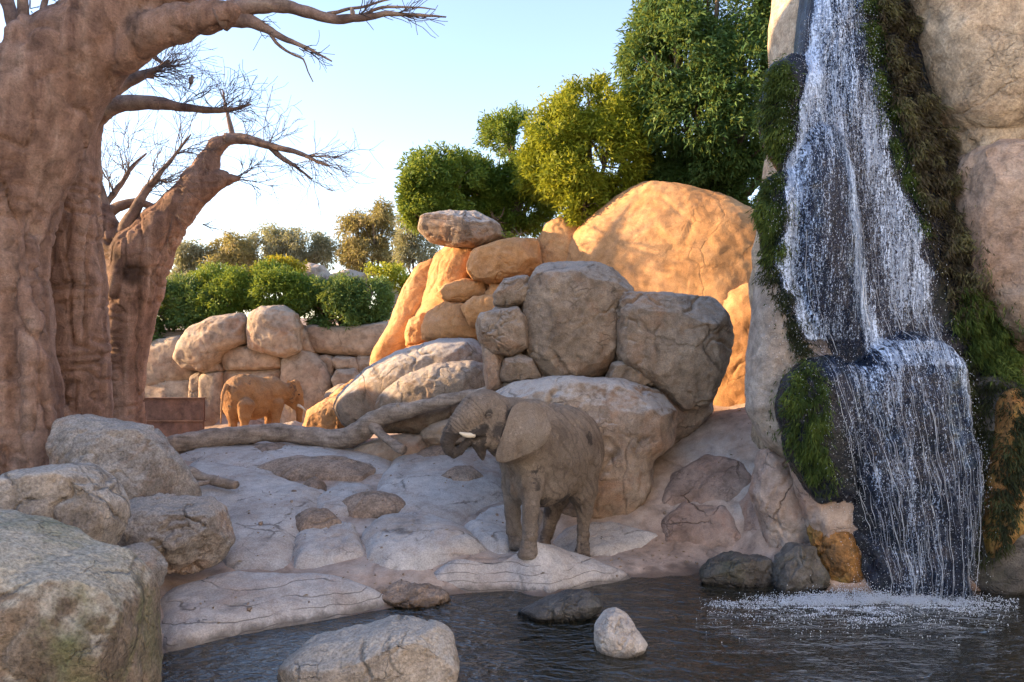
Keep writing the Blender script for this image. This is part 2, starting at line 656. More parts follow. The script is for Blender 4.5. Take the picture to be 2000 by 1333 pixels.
CORE = rock_mat('brown_core', (0.20, 0.14, 0.10), (0.29, 0.215, 0.16), (0.35, 0.28, 0.22), speck=0.5, speck_scale=28, bump=0.8, crack=0.4)
SOIL = rock_mat('terracotta_ground', (0.33, 0.215, 0.15), (0.41, 0.31, 0.245), (0.46, 0.39, 0.335), stain=(0.46, 0.425, 0.39), stain_amt=0.9, speck=0.18, bump=0.35, crack=0.4, crack_scale=0.9, scale=0.5)
SLOPE = rock_mat('pink_slope_rock', (0.27, 0.18, 0.135), (0.36, 0.27, 0.22), (0.41, 0.35, 0.31), stain=(0.40, 0.21, 0.13), stain_amt=0.75, speck=0.2, bump=0.6, crack=0.8, crack_scale=2.3, scale=0.6)
GRANITE = rock_mat('speckled_granite', (0.14, 0.115, 0.095), (0.25, 0.22, 0.19), (0.36, 0.325, 0.29), stain=(0.26, 0.15, 0.09), stain_amt=0.8, speck=0.55, speck_scale=38, bump=0.6, crack=0.3, top=(0.36, 0.34, 0.31), top_amt=0.5)
GRANITE2 = rock_mat('pale_granite', (0.20, 0.17, 0.14), (0.33, 0.285, 0.24), (0.42, 0.385, 0.34), stain=(0.30, 0.24, 0.18), stain_amt=0.5, speck=0.5, speck_scale=34, bump=0.7, crack=0.6, top=(0.42, 0.40, 0.36), top_amt=0.5)
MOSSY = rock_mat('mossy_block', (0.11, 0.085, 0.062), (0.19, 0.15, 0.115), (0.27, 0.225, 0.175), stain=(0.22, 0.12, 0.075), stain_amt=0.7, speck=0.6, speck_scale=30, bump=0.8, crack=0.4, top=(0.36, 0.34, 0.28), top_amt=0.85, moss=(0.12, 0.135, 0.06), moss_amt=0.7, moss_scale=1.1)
TAN = rock_mat('tan_cliff', (0.26, 0.20, 0.135), (0.38, 0.31, 0.225), (0.44, 0.38, 0.29), stain=(0.36, 0.22, 0.13), stain_amt=0.45, speck=0.45, speck_scale=24, bump=0.8, crack=0.4, top=(0.40, 0.38, 0.33), top_amt=0.3)
PINKC = rock_mat('pink_cliff_boulder', (0.27, 0.185, 0.135), (0.35, 0.26, 0.20), (0.40, 0.32, 0.25), stain=(0.42, 0.40, 0.37), stain_amt=0.55, speck=0.3, speck_scale=30, bump=0.6, crack=0.3)
PILLAR = rock_mat('grey_pillar', (0.25, 0.21, 0.18), (0.33, 0.29, 0.25), (0.38, 0.35, 0.31), stain=(0.30, 0.22, 0.17), stain_amt=0.5, speck=0.3, bump=0.4, crack=0.3)
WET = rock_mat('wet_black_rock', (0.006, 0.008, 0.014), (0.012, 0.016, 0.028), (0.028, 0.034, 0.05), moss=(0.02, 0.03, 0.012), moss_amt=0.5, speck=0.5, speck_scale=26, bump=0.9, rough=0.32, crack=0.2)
WETG = rock_mat('wet_grey_rock', (0.04, 0.038, 0.036), (0.085, 0.08, 0.075), (0.15, 0.14, 0.125), moss=(0.06, 0.07, 0.03), moss_amt=0.4, speck=0.5, bump=0.7, rough=0.5, crack=0.4)
OCHRE = rock_mat('ochre_algae_rock', (0.13, 0.075, 0.03), (0.30, 0.15, 0.05), (0.42, 0.24, 0.07), moss=(0.24, 0.21, 0.04), moss_amt=0.6, stain=(0.06, 0.045, 0.028), stain_amt=0.9, scale=1.6, speck=0.5, speck_scale=30, bump=0.8, rough=0.6, crack=0.5, streak=(0.06, 0.05, 0.03), streak_amt=0.85)
BOUNCE_WALL = rock_mat('bounce_wall_pale', (0.62, 0.63, 0.65), (0.72, 0.74, 0.77), (0.76, 0.78, 0.81), speck=0.1, bump=0.2, crack=0.1)  # for the added wall that bounces sunlight into the shade
PALE = rock_mat('white_rock', (0.32, 0.29, 0.26), (0.46, 0.43, 0.40), (0.56, 0.54, 0.51), stain=(0.36, 0.26, 0.20), stain_amt=0.4, speck=0.3, bump=0.6, crack=0.4, streak=(0.30, 0.25, 0.21), streak_amt=0.4)


def leaf_mat(name, dark, mid, light, trans=0.45, rough=0.55):
    t = NT(name)
    a = t.attr('rnd').outputs['Fac']
    col = t.ramp(a, [(0.0, dark), (0.5, mid), (1.0, light)])
    d = t.n('ShaderNodeBsdfPrincipled', ins={'Base Color': col, 'Roughness': rough})
    d.inputs['Specular IOR Level'].default_value = 0.35
    tr = t.n('ShaderNodeBsdfTranslucent', ins={0: t.mix(0.5, col, (0.30, 0.30, 0.03), 'MIX')})
    mx = t.n('ShaderNodeMixShader', ins={0: trans, 1: d.outputs[0], 2: tr.outputs[0]})
    return t.done(mx.outputs[0])


def bark_mat(name, c1, c2, c3, sx=3.0, sz=0.5, bump=0.5, rough=0.85, wetattr=None):
    t = NT(name)
    pos = t.n('ShaderNodeNewGeometry').outputs['Position']
    v1 = t.vmath('MULTIPLY', pos, (sx, sx, sz))
    big = t.noise(v1, 1.0, 6, 0.6, 0.5)
    col = t.ramp(big, [(0.3, c1), (0.5, c2), (0.72, c3)])
    fine = t.noise(pos, 30, 4, 0.7)
    mid = t.noise(pos, 4.0, 6, 0.65, 0.6)
    col = t.mix(0.75, col, t.ramp(mid, [(0.3, 0.2), (0.5, 0.5), (0.7, 0.74)]), 'OVERLAY')
    col = t.mix(0.4, col, t.ramp(fine, [(0.3, 0.2), (0.5, 0.5), (0.7, 0.8)]), 'OVERLAY')
    if wetattr:
        a = t.attr(wetattr).outputs['Fac']
        col = t.mix(t.math('MULTIPLY', a, 0.85), col, tuple(x * 0.22 for x in c1))
    h = t.math('ADD', t.math('MULTIPLY', big, 0.8), t.math('MULTIPLY', fine, 0.3))
    h = t.math('ADD', h, t.math('MULTIPLY', mid, 0.5))
    bm = t.n('ShaderNodeBump', ins={'Strength': bump, 'Distance': 0.09, 'Height': h})
    bs = t.n('ShaderNodeBsdfPrincipled', ins={'Base Color': col, 'Roughness': rough, 'Normal': bm.outputs[0]})
    bs.inputs['Specular IOR Level'].default_value = 0.25
    return t.done(bs.outputs[0])


def plain_mat(name, col, rough=0.6, noise=0.15, scale=8.0, metallic=0.0, bump=0.2):
    t = NT(name)
    pos = t.n('ShaderNodeNewGeometry').outputs['Position']
    nz = t.noise(pos, scale, 5, 0.6)
    c = t.mix(noise, col, t.ramp(nz, [(0.3, 0.1), (0.7, 0.9)]), 'OVERLAY')
    bm = t.n('ShaderNodeBump', ins={'Strength': bump, 'Distance': 0.01, 'Height': nz})
    bs = t.n('ShaderNodeBsdfPrincipled', ins={'Base Color': c, 'Roughness': rough, 'Metallic': metallic, 'Normal': bm.outputs[0]})
    return t.done(bs.outputs[0])


BAOBAB = bark_mat('baobab_bark', (0.145, 0.082, 0.058), (0.255, 0.155, 0.11), (0.35, 0.24, 0.18), sx=3.0, sz=0.4, bump=1.0, wetattr='scorch')
LIMB = bark_mat('baobab_limb_bark', (0.13, 0.085, 0.07), (0.21, 0.145, 0.115), (0.29, 0.22, 0.165), sx=2, sz=2, bump=0.6)
TWIG = plain_mat('twig_bark', (0.10, 0.075, 0.07), 0.8, 0.1)
DRIFT = bark_mat('driftwood', (0.17, 0.135, 0.105), (0.29, 0.235, 0.19), (0.40, 0.34, 0.285), sx=2.0, sz=9.0, bump=0.7)
BARK = bark_mat('tree_bark', (0.09, 0.07, 0.05), (0.15, 0.115, 0.085), (0.22, 0.18, 0.14), bump=0.6)
# ------------------------------------------------------------------ terrain
def zl(u, v, z):
    """the point on pixel (u,v) that lies at height z"""
    return P(u, v, (CAMZ - z) * FPX / (v - HOR))


_ctl = []
for u, v in [(250, 1300), (325, 1278), (480, 1242), (640, 1214), (780, 1188), (900, 1162), (1000, 1152), (1150, 1147), (1240, 1134), (1370, 1128), (1480, 1138), (1560, 1152)]:
    _ctl.append(zl(u, v, -0.02))
for u, v, z in [(330, 1160, 0.24), (450, 1140, 0.30), (640, 1132, 0.30), (760, 1140, 0.22), (430, 1112, 0.36), (600, 1108, 0.33), (760, 1115, 0.30),
                (900, 1110, 0.30), (850, 1060, 0.50), (600, 1000, 0.72), (450, 1020, 0.62), (850, 950, 0.88), (400, 950, 0.92), (600, 900, 1.15),
                (820, 880, 1.18), (700, 950, 0.9), (960, 930, 0.95), (470, 872, 1.2), (650, 872, 1.2), (1300, 1078, 0.16), (1440, 1078, 0.2), (1230, 1100, 0.14)]:
    _ctl.append(zl(u, v, z))
for u, v, Y in [(1032, 1088, 11.2), (1008, 1073, 11.75), (1139, 1091, 12.3), (1066, 1082, 12.8), (1100, 1089, 12.5),   # where the near elephant stands
                (1400, 950, 13.4), (1400, 812, 15.2), (1500, 1010, 12.3), (1500, 880, 13.6), (1250, 1030, 13.2), (1290, 960, 13.8), (1330, 880, 14.6), (1560, 1060, 11.7),
                (240, 846, 18.6), (150, 850, 16.0), (335, 884, 16.8), (30, 960, 12.6), (130, 985, 11.6), (-60, 1100, 9.0), (150, 1120, 9.3),
                (330, 1010, 12.2), (360, 1110, 10.9)]:
    _ctl.append(P(u, v, Y))
for x, y, z in [(0, 8, -0.7), (-2, 7.4, -0.7), (2, 9.5, -0.7), (4, 10, -0.6), (0, 4, -0.8), (6, 7, -0.8), (-3, 6.4, -0.6), (7, 10.5, -0.3), (-8, 3, -0.2), (9, 3, -0.8),
                (0, -3, -0.8), (-12, 8, 0.6), (-13, 13, 1.2), (-14, 19, 1.3), (-5, 22, 0.85), (-10, 22.5, 0.85), (0, 20, 1.6), (-12, 24.5, 0.46), (-9, 26.5, 0.44), (-6, 25, 0.5),
                (-6, 28, 0.44), (-12, 28.4, 0.44), (-16, 28, 0.44), (-9, 28.6, 0.5), (-4, 28.4, 0.6), (-12, 31.2, 4.1), (-6, 31.2, 4.3), (-18, 31, 4.0), (-9, 33.5, 4.6), (-3, 32, 4.4),
                (2, 16.8, 2.0), (5, 17, 2.2), (1, 22, 3.0), (5, 21.5, 4.0), (10, 21, 4.2), (8, 15, 3.0), (10, 13, 1.0), (0, 27, 4.2), (6, 28, 4.5), (14, 25, 4.5),
                (-25, 40, 4.5), (0, 45, 4.5), (25, 40, 4.5), (-45, 20, 2), (-40, 0, 0), (40, 0, 0), (45, 20, 3), (0, -30, 0), (-30, 80, 4), (30, 80, 4), (0, 90, 4), (-80, 60, 3), (80, 60, 3), (-80, -40, 0), (80, -40, 0)]:
    _ctl.append(np.array([x, y, z]))
_C = np.array(_ctl)


def _ker(d):
    return np.sqrt(d * d + 0.15 ** 2)


_K = _ker(np.linalg.norm(_C[:, None, :2] - _C[None, :, :2], axis=2))
_K = _K - 0.0
_n = len(_C)
_A = np.zeros((_n + 1, _n + 1))
_A[:_n, :_n] = _K - np.eye(_n) * 0.03
_A[:_n, _n] = 1
_A[_n, :_n] = 1
_w = np.linalg.solve(_A, np.append(_C[:, 2], 0))


def gz(x, y, detail=True):
    x, y = np.atleast_1d(np.asarray(x, float)), np.atleast_1d(np.asarray(y, float))
    out = np.zeros(len(x))
    for k in range(0, len(x), 20000):
        d = np.sqrt((x[k:k + 20000, None] - _C[None, :, 0]) ** 2 + (y[k:k + 20000, None] - _C[None, :, 1]) ** 2)
        out[k:k + 20000] = _ker(d) @ _w[:-1] + _w[-1]
    if detail:
        p = np.stack([x, y, np.zeros_like(x)], 1)
        out += 0.035 * fbm(p * 0.9, 3) + 0.012 * fbm(p * 5, 3)
    return out


def on_ground(u, v, lo=6.0, hi=40.0):
    Y = np.arange(lo, hi, 0.04)
    x = (u - 1000) / FPX * Y
    z = CAMZ - (v - HOR) / FPX * Y
    g = gz(x, Y, False)
    k = np.argmax(z < g)
    if not (z < g).any():
        k = len(Y) - 1
    return np.array([x[k], Y[k], g[k]])


def axis_grid(lo, hi, step, far, ratio=1.25):
    a = list(np.arange(lo, hi + 1e-6, step))
    s, p, q = step, a[0], a[-1]
    L, R_ = [], []
    while p > -far:
        s *= ratio
        p -= s
        q += s
        L.append(p)
        R_.append(q)
    return np.array(L[::-1] + a + R_)


gx = axis_grid(-13.0, 11.0, 0.1, 1200)
gy = axis_grid(5.0, 33.0, 0.1, 1200)
GX, GY = np.meshgrid(gx, gy, indexing='ij')
fx, fy = GX.ravel(), GY.ravel()
near = (np.abs(fx) < 100) & (np.abs(fy) < 110)
GZ = np.full(len(fx), 3.0)
cl = gz(np.clip(fx, -90, 90), np.clip(fy, -60, 100))
GZ = cl
# shallow fissures across the sloping rock at the foot of the waterfall
pp = np.stack([fx, fy, GZ], 1)
msk = np.exp(-((fx - 3.4) / 1.8) ** 2 - ((fy - 13.0) / 1.6) ** 2)
GZ = GZ - 0.05 * msk * (crackf(pp * 1.1 + 0.3 * fbm(pp * 2, 2)[:, None], 0.05) + 0.7 * crackf(pp * 2.3 + 7, 0.06)) + msk * 0.05 * fbm(pp * 1.7, 3)
I = np.arange(len(fx)).reshape(GX.shape)
GF = np.stack([I[:-1, :-1], I[1:, :-1], I[1:, 1:], I[:-1, 1:]], -1).reshape(-1, 4)
ground = mesh_obj('ground', np.stack([fx, fy, GZ], 1), GF, SOIL)
tag(ground, 'terracotta ground of the enclosure between the rocks', kind='structure')

# ---- pool
t = NT('pool_water')
pos = t.n('ShaderNodeNewGeometry').outputs['Position']
w1 = t.noise(t.vmath('MULTIPLY', pos, (1.0, 1.8, 1)), 2.4, 3, 0.5, 0.8)
w2 = t.noise(t.vmath('MULTIPLY', pos, (1.0, 1.7, 1)), 10.0, 3, 0.5, 0.4)
hh = t.math('ADD', t.math('MULTIPLY', w1, 1.0), t.math('MULTIPLY', w2, 0.34))
bm = t.n('ShaderNodeBump', ins={'Strength': 1.0, 'Distance': 0.10, 'Height': hh})
bs = t.n('ShaderNodeBsdfPrincipled', ins={'Base Color': (0.016, 0.015, 0.009), 'Roughness': 0.03, 'IOR': 1.85, 'Normal': bm.outputs[0]})
bs.inputs['Specular IOR Level'].default_value = 0.6
WATER = t.done(bs.outputs[0])
wx, wy = np.meshgrid(np.linspace(-9, 10, 150), np.linspace(-6, 13.2, 170), indexing='ij')
wp = np.stack([wx.ravel(), wy.ravel(), np.zeros(wx.size)], 1)
wp[:, 2] = 0.012 * perlin(wp * np.array([1.4, 2.6, 1]))
I = np.arange(wx.size).reshape(wx.shape)
pool = mesh_obj('pool_water', wp, np.stack([I[:-1, :-1], I[1:, :-1], I[1:, 1:], I[:-1, 1:]], -1).reshape(-1, 4), WATER)
tag(pool, 'dark rippled pool water at the foot of the waterfall', kind='structure')


# ---- flat stones set in the ground
def slab(outline, mat, h=0.12, p=5.0, seed=0, n=112, rings=26, amp=0.03, crack=0.03, name='stone_slab', sink=0.06, tilt=(0, 0)):
    pts = np.array([on_ground(u, v)[:2] for u, v in outline])
    c = centroid(pts)
    rad = polar_outline(pts, c, n=360, sig=2.0)
    th = np.arange(n) / n * 2 * math.pi
    rr = np.interp(th, np.arange(361) / 360 * 2 * math.pi, np.append(rad, rad[0]))
    ts = np.linspace(0.02, 1.0, rings) ** 0.6
    T, TH = np.meshgrid(ts, np.arange(n), indexing='ij')
    q0 = np.stack([np.cos(th) * 3, np.sin(th) * 3, np.full(n, seed * 3.1)], 1)
    rr = rr * (1 + 0.05 * fbm(q0, 3))
    x = c[0] + T * rr[TH] * np.cos(th[TH])
    y = c[1] + T * rr[TH] * np.sin(th[TH])
    W = np.stack([x.ravel(), y.ravel(), np.full(x.size, seed * 1.7)], 1)
    Tr = T.ravel()
    z = gz(x.ravel(), y.ravel(), False) + (0.3 * h * (1 - Tr ** 2) + 0.95 * h * (1 - Tr ** 9) if p > 2.6 else 0.10 + h * (1 - Tr ** p)) - sink * Tr ** 6
    z += amp * fbm(W * 0.9, 3) + 0.008 * fbm(W * 7, 3) + 0.012 * (ridged(W * np.array([1.2, 3.5, 1]), 3) - 1) * 0.6
    z -= crack * crackf(W * 0.75 + 0.25 * fbm(W * 2, 2)[:, None], 0.03) * np.clip(perlin(W * 0.9 + 9) * 4 + 0.3, 0, 1)
    V = np.stack([x.ravel(), y.ravel(), z], 1)
    sk = V[-n:].copy()
    sk[:, 2] -= 0.35
    V = np.concatenate([V, sk, [V[:n].mean(0)]])
    I = np.arange((rings + 1) * n).reshape(rings + 1, n)
    J = np.roll(I, -1, 1)
    Fq = np.stack([I[:-1], I[1:], J[1:], J[:-1]], -1).reshape(-1, 4)
    cc = len(V) - 1
    ev = I[0]
    f0 = np.stack([np.full(n // 2, cc), ev[::2], ev[1::2], np.roll(ev, -2)[::2]], -1)
    Fq = np.concatenate([Fq, f0])
    return mesh_obj(name, V, Fq, mat, parent=ground, loc=np.array([c[0], c[1], float(gz(c[0], c[1], False)[0])]))


SL = [
    ([(318, 1150), (450, 1133), (640, 1128), (720, 1148), (778, 1182), (640, 1218), (480, 1246), (318, 1284)], SHORE, 0.16, 3.0),
    ([(812, 1122), (900, 1104), (1020, 1091), (1120, 1098), (1240, 1131), (1150, 1154), (1075, 1164), (1000, 1166), (915, 1164), (880, 1140)], SHORE, 0.17, 3.0),
    ([(708, 1050), (735, 1022), (830, 1014), (900, 1040), (948, 1077), (870, 1100), (760, 1118), (720, 1095)], SLAB, 0.14, 5),
    ([(905, 1030), (955, 998), (1010, 985), (1060, 1000), (1020, 1070), (990, 1084), (940, 1070)], SLAB, 0.12, 5),
    ([(735, 965), (780, 892), (850, 850), (900, 850), (985, 900), (992, 965), (920, 1012), (895, 1030), (800, 1010), (740, 990)], SLAB, 0.15, 6),
    ([(360, 960), (380, 905), (470, 920), (560, 945), (640, 972), (612, 1010), (572, 1080), (560, 1112), (440, 1112), (430, 1040)], SLAB, 0.14, 6),
    ([(350, 890), (450, 872), (600, 868), (700, 872), (775, 888), (745, 930), (640, 942), (520, 936), (430, 912)], SLAB, 0.13, 5),
    ([(608, 985), (660, 952), (728, 955), (722, 1000), (670, 1012), (625, 1005)], SLAB, 0.10, 5),
    ([(575, 1060), (600, 1020), (690, 1030), (712, 1085), (650, 1102), (575, 1108)], SLAB, 0.11, 5),
    ([(1075, 1060), (1110, 1030), (1200, 1022), (1290, 1048), (1200, 1080), (1160, 1086), (1100, 1082)], SLAB, 0.08, 5),
    ([(1300, 1060), (1290, 1020), (1330, 985), (1420, 990), (1450, 1040), (1400, 1072)], SLOPE, 0.09, 5),
    ([(1460, 1040), (1440, 985), (1480, 940), (1540, 960), (1565, 1030), (1540, 1070)], SLOPE, 0.10, 5),
    ([(1290, 985), (1310, 930), (1380, 890), (1450, 900), (1470, 935), (1430, 980), (1350, 980)], SLOPE, 0.10, 5),
    ([(805, 905), (830, 894), (890, 893), (920, 903), (890, 914), (830, 916)], CORE, 0.24, 2.5),
    ([(853, 950), (880, 936), (930, 936), (958, 952), (920, 963), (880, 963)], CORE, 0.24, 2.5),
    ([(568, 1028), (600, 1014), (650, 1018), (675, 1040), (630, 1052), (585, 1050)], CORE, 0.21, 2.5),
    ([(663, 995), (720, 984), (790, 988), (803, 1002), (740, 1012), (690, 1010)], CORE, 0.20, 2.5),
    ([(500, 922), (560, 908), (680, 908), (735, 926), (700, 942), (560, 940)], CORE, 0.22, 2.5),
    ([(588, 880), (640, 872), (710, 874), (738, 884), (690, 892), (620, 891)], CORE, 0.22, 2.5),
    ([(590, 960), (615, 948), (638, 958), (625, 976), (600, 976)], CORE, 0.2, 2.5),
    ([(480, 890), (520, 880), (570, 884), (560, 898), (505, 902)], CORE, 0.17, 2.5),
]
for k, (ol, m, h, p) in enumerate(SL):
    G_ = 1.075 if m is SLAB else 1.03
    ol = [(np.mean([q[0] for q in ol]) + (u - np.mean([q[0] for q in ol])) * G_, np.mean([q[1] for q in ol]) + (v - np.mean([q[1] for q in ol])) * G_) for u, v in ol]
    slab(ol, m, h * (1.25 if m is SLAB else 1.0), 3.6 if m is SLAB else p, seed=k + 1, name='stone_slab' if m is not CORE else 'stone_knob', sink=0.06 if m is not CORE else 0.02, amp=0.03 if m is not CORE else 0.05)

# ------------------------------------------------------------------ boulders
# foreground, bottom left
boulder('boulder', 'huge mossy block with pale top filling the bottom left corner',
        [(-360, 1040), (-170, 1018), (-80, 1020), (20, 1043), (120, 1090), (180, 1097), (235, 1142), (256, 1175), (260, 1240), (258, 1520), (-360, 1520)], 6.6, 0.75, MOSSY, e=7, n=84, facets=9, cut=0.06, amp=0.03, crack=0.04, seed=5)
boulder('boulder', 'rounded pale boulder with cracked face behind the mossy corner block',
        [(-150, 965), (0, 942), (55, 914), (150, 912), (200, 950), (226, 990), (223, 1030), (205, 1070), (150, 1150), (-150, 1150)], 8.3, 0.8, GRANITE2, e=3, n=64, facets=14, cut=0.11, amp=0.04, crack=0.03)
boulder('boulder', 'dark speckled granite boulder sloping down beside the big baobab trunk',
        [(108, 832), (118, 816), (160, 815), (280, 838), (310, 866), (340, 905), (380, 975), (370, 1005), (200, 1020), (140, 1000), (120, 900)], 11.0, 0.7, GRANITE, e=3, n=64, facets=14, cut=0.12, amp=0.035, crack=0.025)
boulder('boulder', 'low blue-grey boulder with a dark undercut between two pale boulders and the slabs',
        [(205, 985), (300, 972), (395, 978), (428, 1000), (446, 1065), (425, 1100), (370, 1116), (300, 1092), (215, 1078)], 10.4, 0.6, GRANITE, e=3, n=56, facets=9, cut=0.14, amp=0.05, crack=0.06, cscale=0.8)
boulder('rock', 'small grey rock wedged between the mossy block and the undercut boulder',
        [(225, 1075), (262, 1064), (300, 1085), (318, 1110), (310, 1150), (230, 1150)], 9.4, 0.35, GRANITE, cat='rock', e=2.6, n=24, facets=5)
# in the water
boulder('boulder', 'broad flat-topped brown boulder in the water at the bottom edge',
        [(545, 1350), (556, 1295), (600, 1256), (690, 1238), (760, 1220), (840, 1226), (882, 1246), (892, 1300), (885, 1370), (600, 1380)], 7.9, 0.55, GRANITE2, e=3, n=64, facets=14, cut=0.12, amp=0.04, crack=0.025)
boulder('rock', 'dark pointed rock lying low in the pool',
        [(1004, 1204), (1050, 1178), (1105, 1157), (1150, 1158), (1178, 1180), (1172, 1200), (1110, 1216), (1040, 1222)], 9.9, 0.28, WETG, cat='rock', e=2.6, n=40, facets=8, cut=0.13, amp=0.05)
boulder('rock', 'small white pyramid-shaped rock standing in the pool',
        [(1160, 1262), (1164, 1225), (1185, 1197), (1205, 1190), (1228, 1206), (1250, 1238), (1268, 1262), (1240, 1285), (1180, 1285)], 8.8, 0.28, PALE, cat='rock', e=2.6, n=40, facets=9, cut=0.12, amp=0.03)
boulder('rock', 'dark wet rock at the pool edge right of the elephant',
        [(1368, 1118), (1385, 1096), (1440, 1084), (1500, 1090), (1513, 1120), (1505, 1165), (1375, 1165)], 11.4, 0.4, WETG, cat='rock', e=3, n=44, facets=14, cut=0.16, amp=0.08, crack=0.04)
boulder('rock', 'dark wet rock leaning against the left foot of the waterfall',
        [(1512, 1140), (1522, 1090), (1550, 1062), (1590, 1068), (1612, 1120), (1620, 1175), (1515, 1175)], 11.1, 0.35, WETG, cat='rock', e=3, n=44, facets=14, cut=0.16, amp=0.08, crack=0.04)
boulder('rock', 'rough dark rubble rock on the shore between the two striped slabs',
        [(728, 1150), (770, 1143), (830, 1146), (872, 1158), (880, 1176), (820, 1192), (780, 1186), (745, 1172)], 10.55, 0.35, CORE, cat='rock', e=2.4, n=36, facets=7, amp=0.12, crack=0.05)

# centre stack behind the near elephant (in shade)
G1 = 'shaded boulders stacked behind the near elephant'
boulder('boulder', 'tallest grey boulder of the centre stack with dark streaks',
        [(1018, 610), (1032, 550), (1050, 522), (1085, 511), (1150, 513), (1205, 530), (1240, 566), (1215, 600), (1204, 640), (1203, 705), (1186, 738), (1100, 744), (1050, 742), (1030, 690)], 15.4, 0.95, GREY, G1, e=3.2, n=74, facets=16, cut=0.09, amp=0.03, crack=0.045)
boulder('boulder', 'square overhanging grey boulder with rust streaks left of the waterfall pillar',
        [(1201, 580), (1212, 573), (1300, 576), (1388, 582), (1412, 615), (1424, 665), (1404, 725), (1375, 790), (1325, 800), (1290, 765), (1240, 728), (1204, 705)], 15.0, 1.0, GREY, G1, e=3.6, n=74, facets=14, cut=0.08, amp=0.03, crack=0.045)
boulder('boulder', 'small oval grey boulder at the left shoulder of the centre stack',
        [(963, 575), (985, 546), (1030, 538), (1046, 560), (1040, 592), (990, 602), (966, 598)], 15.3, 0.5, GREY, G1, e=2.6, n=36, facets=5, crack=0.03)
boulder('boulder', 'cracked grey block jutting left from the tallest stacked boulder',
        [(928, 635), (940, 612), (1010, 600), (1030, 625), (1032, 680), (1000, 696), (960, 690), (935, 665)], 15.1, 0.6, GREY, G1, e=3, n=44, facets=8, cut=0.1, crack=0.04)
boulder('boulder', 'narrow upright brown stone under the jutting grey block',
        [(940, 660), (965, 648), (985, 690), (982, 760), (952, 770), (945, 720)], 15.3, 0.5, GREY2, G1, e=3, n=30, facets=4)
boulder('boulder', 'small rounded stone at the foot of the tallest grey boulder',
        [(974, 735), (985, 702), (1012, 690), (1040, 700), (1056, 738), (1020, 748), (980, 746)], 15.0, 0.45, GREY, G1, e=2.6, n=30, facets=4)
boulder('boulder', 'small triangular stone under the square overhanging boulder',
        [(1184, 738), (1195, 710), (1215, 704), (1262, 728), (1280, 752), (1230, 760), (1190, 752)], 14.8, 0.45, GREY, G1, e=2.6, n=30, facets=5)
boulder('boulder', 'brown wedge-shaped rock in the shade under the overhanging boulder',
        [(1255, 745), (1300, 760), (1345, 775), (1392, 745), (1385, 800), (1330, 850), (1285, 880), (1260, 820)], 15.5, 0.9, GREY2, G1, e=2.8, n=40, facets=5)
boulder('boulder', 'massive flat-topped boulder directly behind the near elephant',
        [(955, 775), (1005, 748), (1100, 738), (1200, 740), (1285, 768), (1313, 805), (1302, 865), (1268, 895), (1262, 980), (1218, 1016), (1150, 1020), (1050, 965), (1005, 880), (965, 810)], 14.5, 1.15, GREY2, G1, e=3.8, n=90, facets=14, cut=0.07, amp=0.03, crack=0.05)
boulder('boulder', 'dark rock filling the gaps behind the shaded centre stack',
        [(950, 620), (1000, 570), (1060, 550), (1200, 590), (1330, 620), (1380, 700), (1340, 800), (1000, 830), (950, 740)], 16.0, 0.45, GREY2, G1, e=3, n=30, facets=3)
# sunlit outcrop
G2 = 'sunlit orange boulders of the outcrop'
boulder('boulder', 'giant orange dome boulder with pointed top beside the waterfall',
        [(1100, 560), (1108, 490), (1122, 455), (1150, 425), (1205, 386), (1262, 360), (1325, 372), (1395, 398), (1450, 432), (1488, 476), (1498, 540), (1485, 700), (1480, 880), (1110, 880)], 19.3, 1.6, WARM, G2, e=2.7, n=90, facets=3, cut=0.03, amp=0.02, crack=0.022, yaw=-0.35, seed=12)
boulder('boulder', 'lower orange rock bulging from under the right side of the giant dome',
        [(1395, 600), (1410, 572), (1450, 556), (1492, 566), (1500, 700), (1500, 850), (1380, 850), (1370, 720)], 17.6, 0.6, WARM, G2, e=3, n=44, facets=4, crack=0.03, yaw=-0.3)
boulder('boulder', 'upright orange slab standing against the left side of the giant dome',
        [(1045, 520), (1050, 470), (1068, 437), (1100, 424), (1130, 428), (1150, 470), (1150, 560), (1045, 560)], 20.2, 0.6, WARM, G2, e=3, n=40, facets=5, crack=0.03)
boulder('boulder', 'slanted orange block with scored top under the small bush',
        [(912, 525), (925, 490), (975, 472), (1048, 468), (1056, 520), (1020, 548), (960, 556), (925, 548)], 19.2, 0.8, WARM, G2, e=3.2, n=44, facets=7, cut=0.1, crack=0.03)
boulder('boulder', 'purple-brown capstone balanced at the top of the outcrop under a round bush',
        [(818, 452), (826, 424), (880, 417), (930, 418), (975, 440), (986, 466), (940, 486), (890, 486), (840, 470)], 20.0, 0.9, GREY2, G2, e=3, n=44, facets=6, crack=0.03)
boulder('boulder', 'rounded orange stone just below the capstone',
        [(855, 560), (862, 510), (885, 485), (925, 482), (940, 500), (918, 545), (905, 590), (865, 590)], 20.2, 0.6, WARM, G2, e=2.8, n=36, facets=5)
boulder('boulder', 'small oval orange stone in the middle of the outcrop',
        [(852, 575), (870, 556), (910, 545), (945, 552), (952, 572), (930, 590), (870, 594)], 19.4, 0.5, WARM, G2, e=2.6, n=34, facets=4)
boulder('boulder', 'smallest orange stone tucked between two blocks right of the oval one',
        [(948, 572), (958, 556), (985, 552), (1000, 575), (985, 610), (950, 600)], 19.2, 0.4, WARM, G2, e=2.6, n=24, facets=3)
boulder('boulder', 'flat pink-orange block left of the small grey oval boulder',
        [(900, 600), (925, 580), (965, 575), (985, 600), (975, 640), (920, 640)], 18.6, 0.5, WARM, G2, e=3, n=30, facets=4)
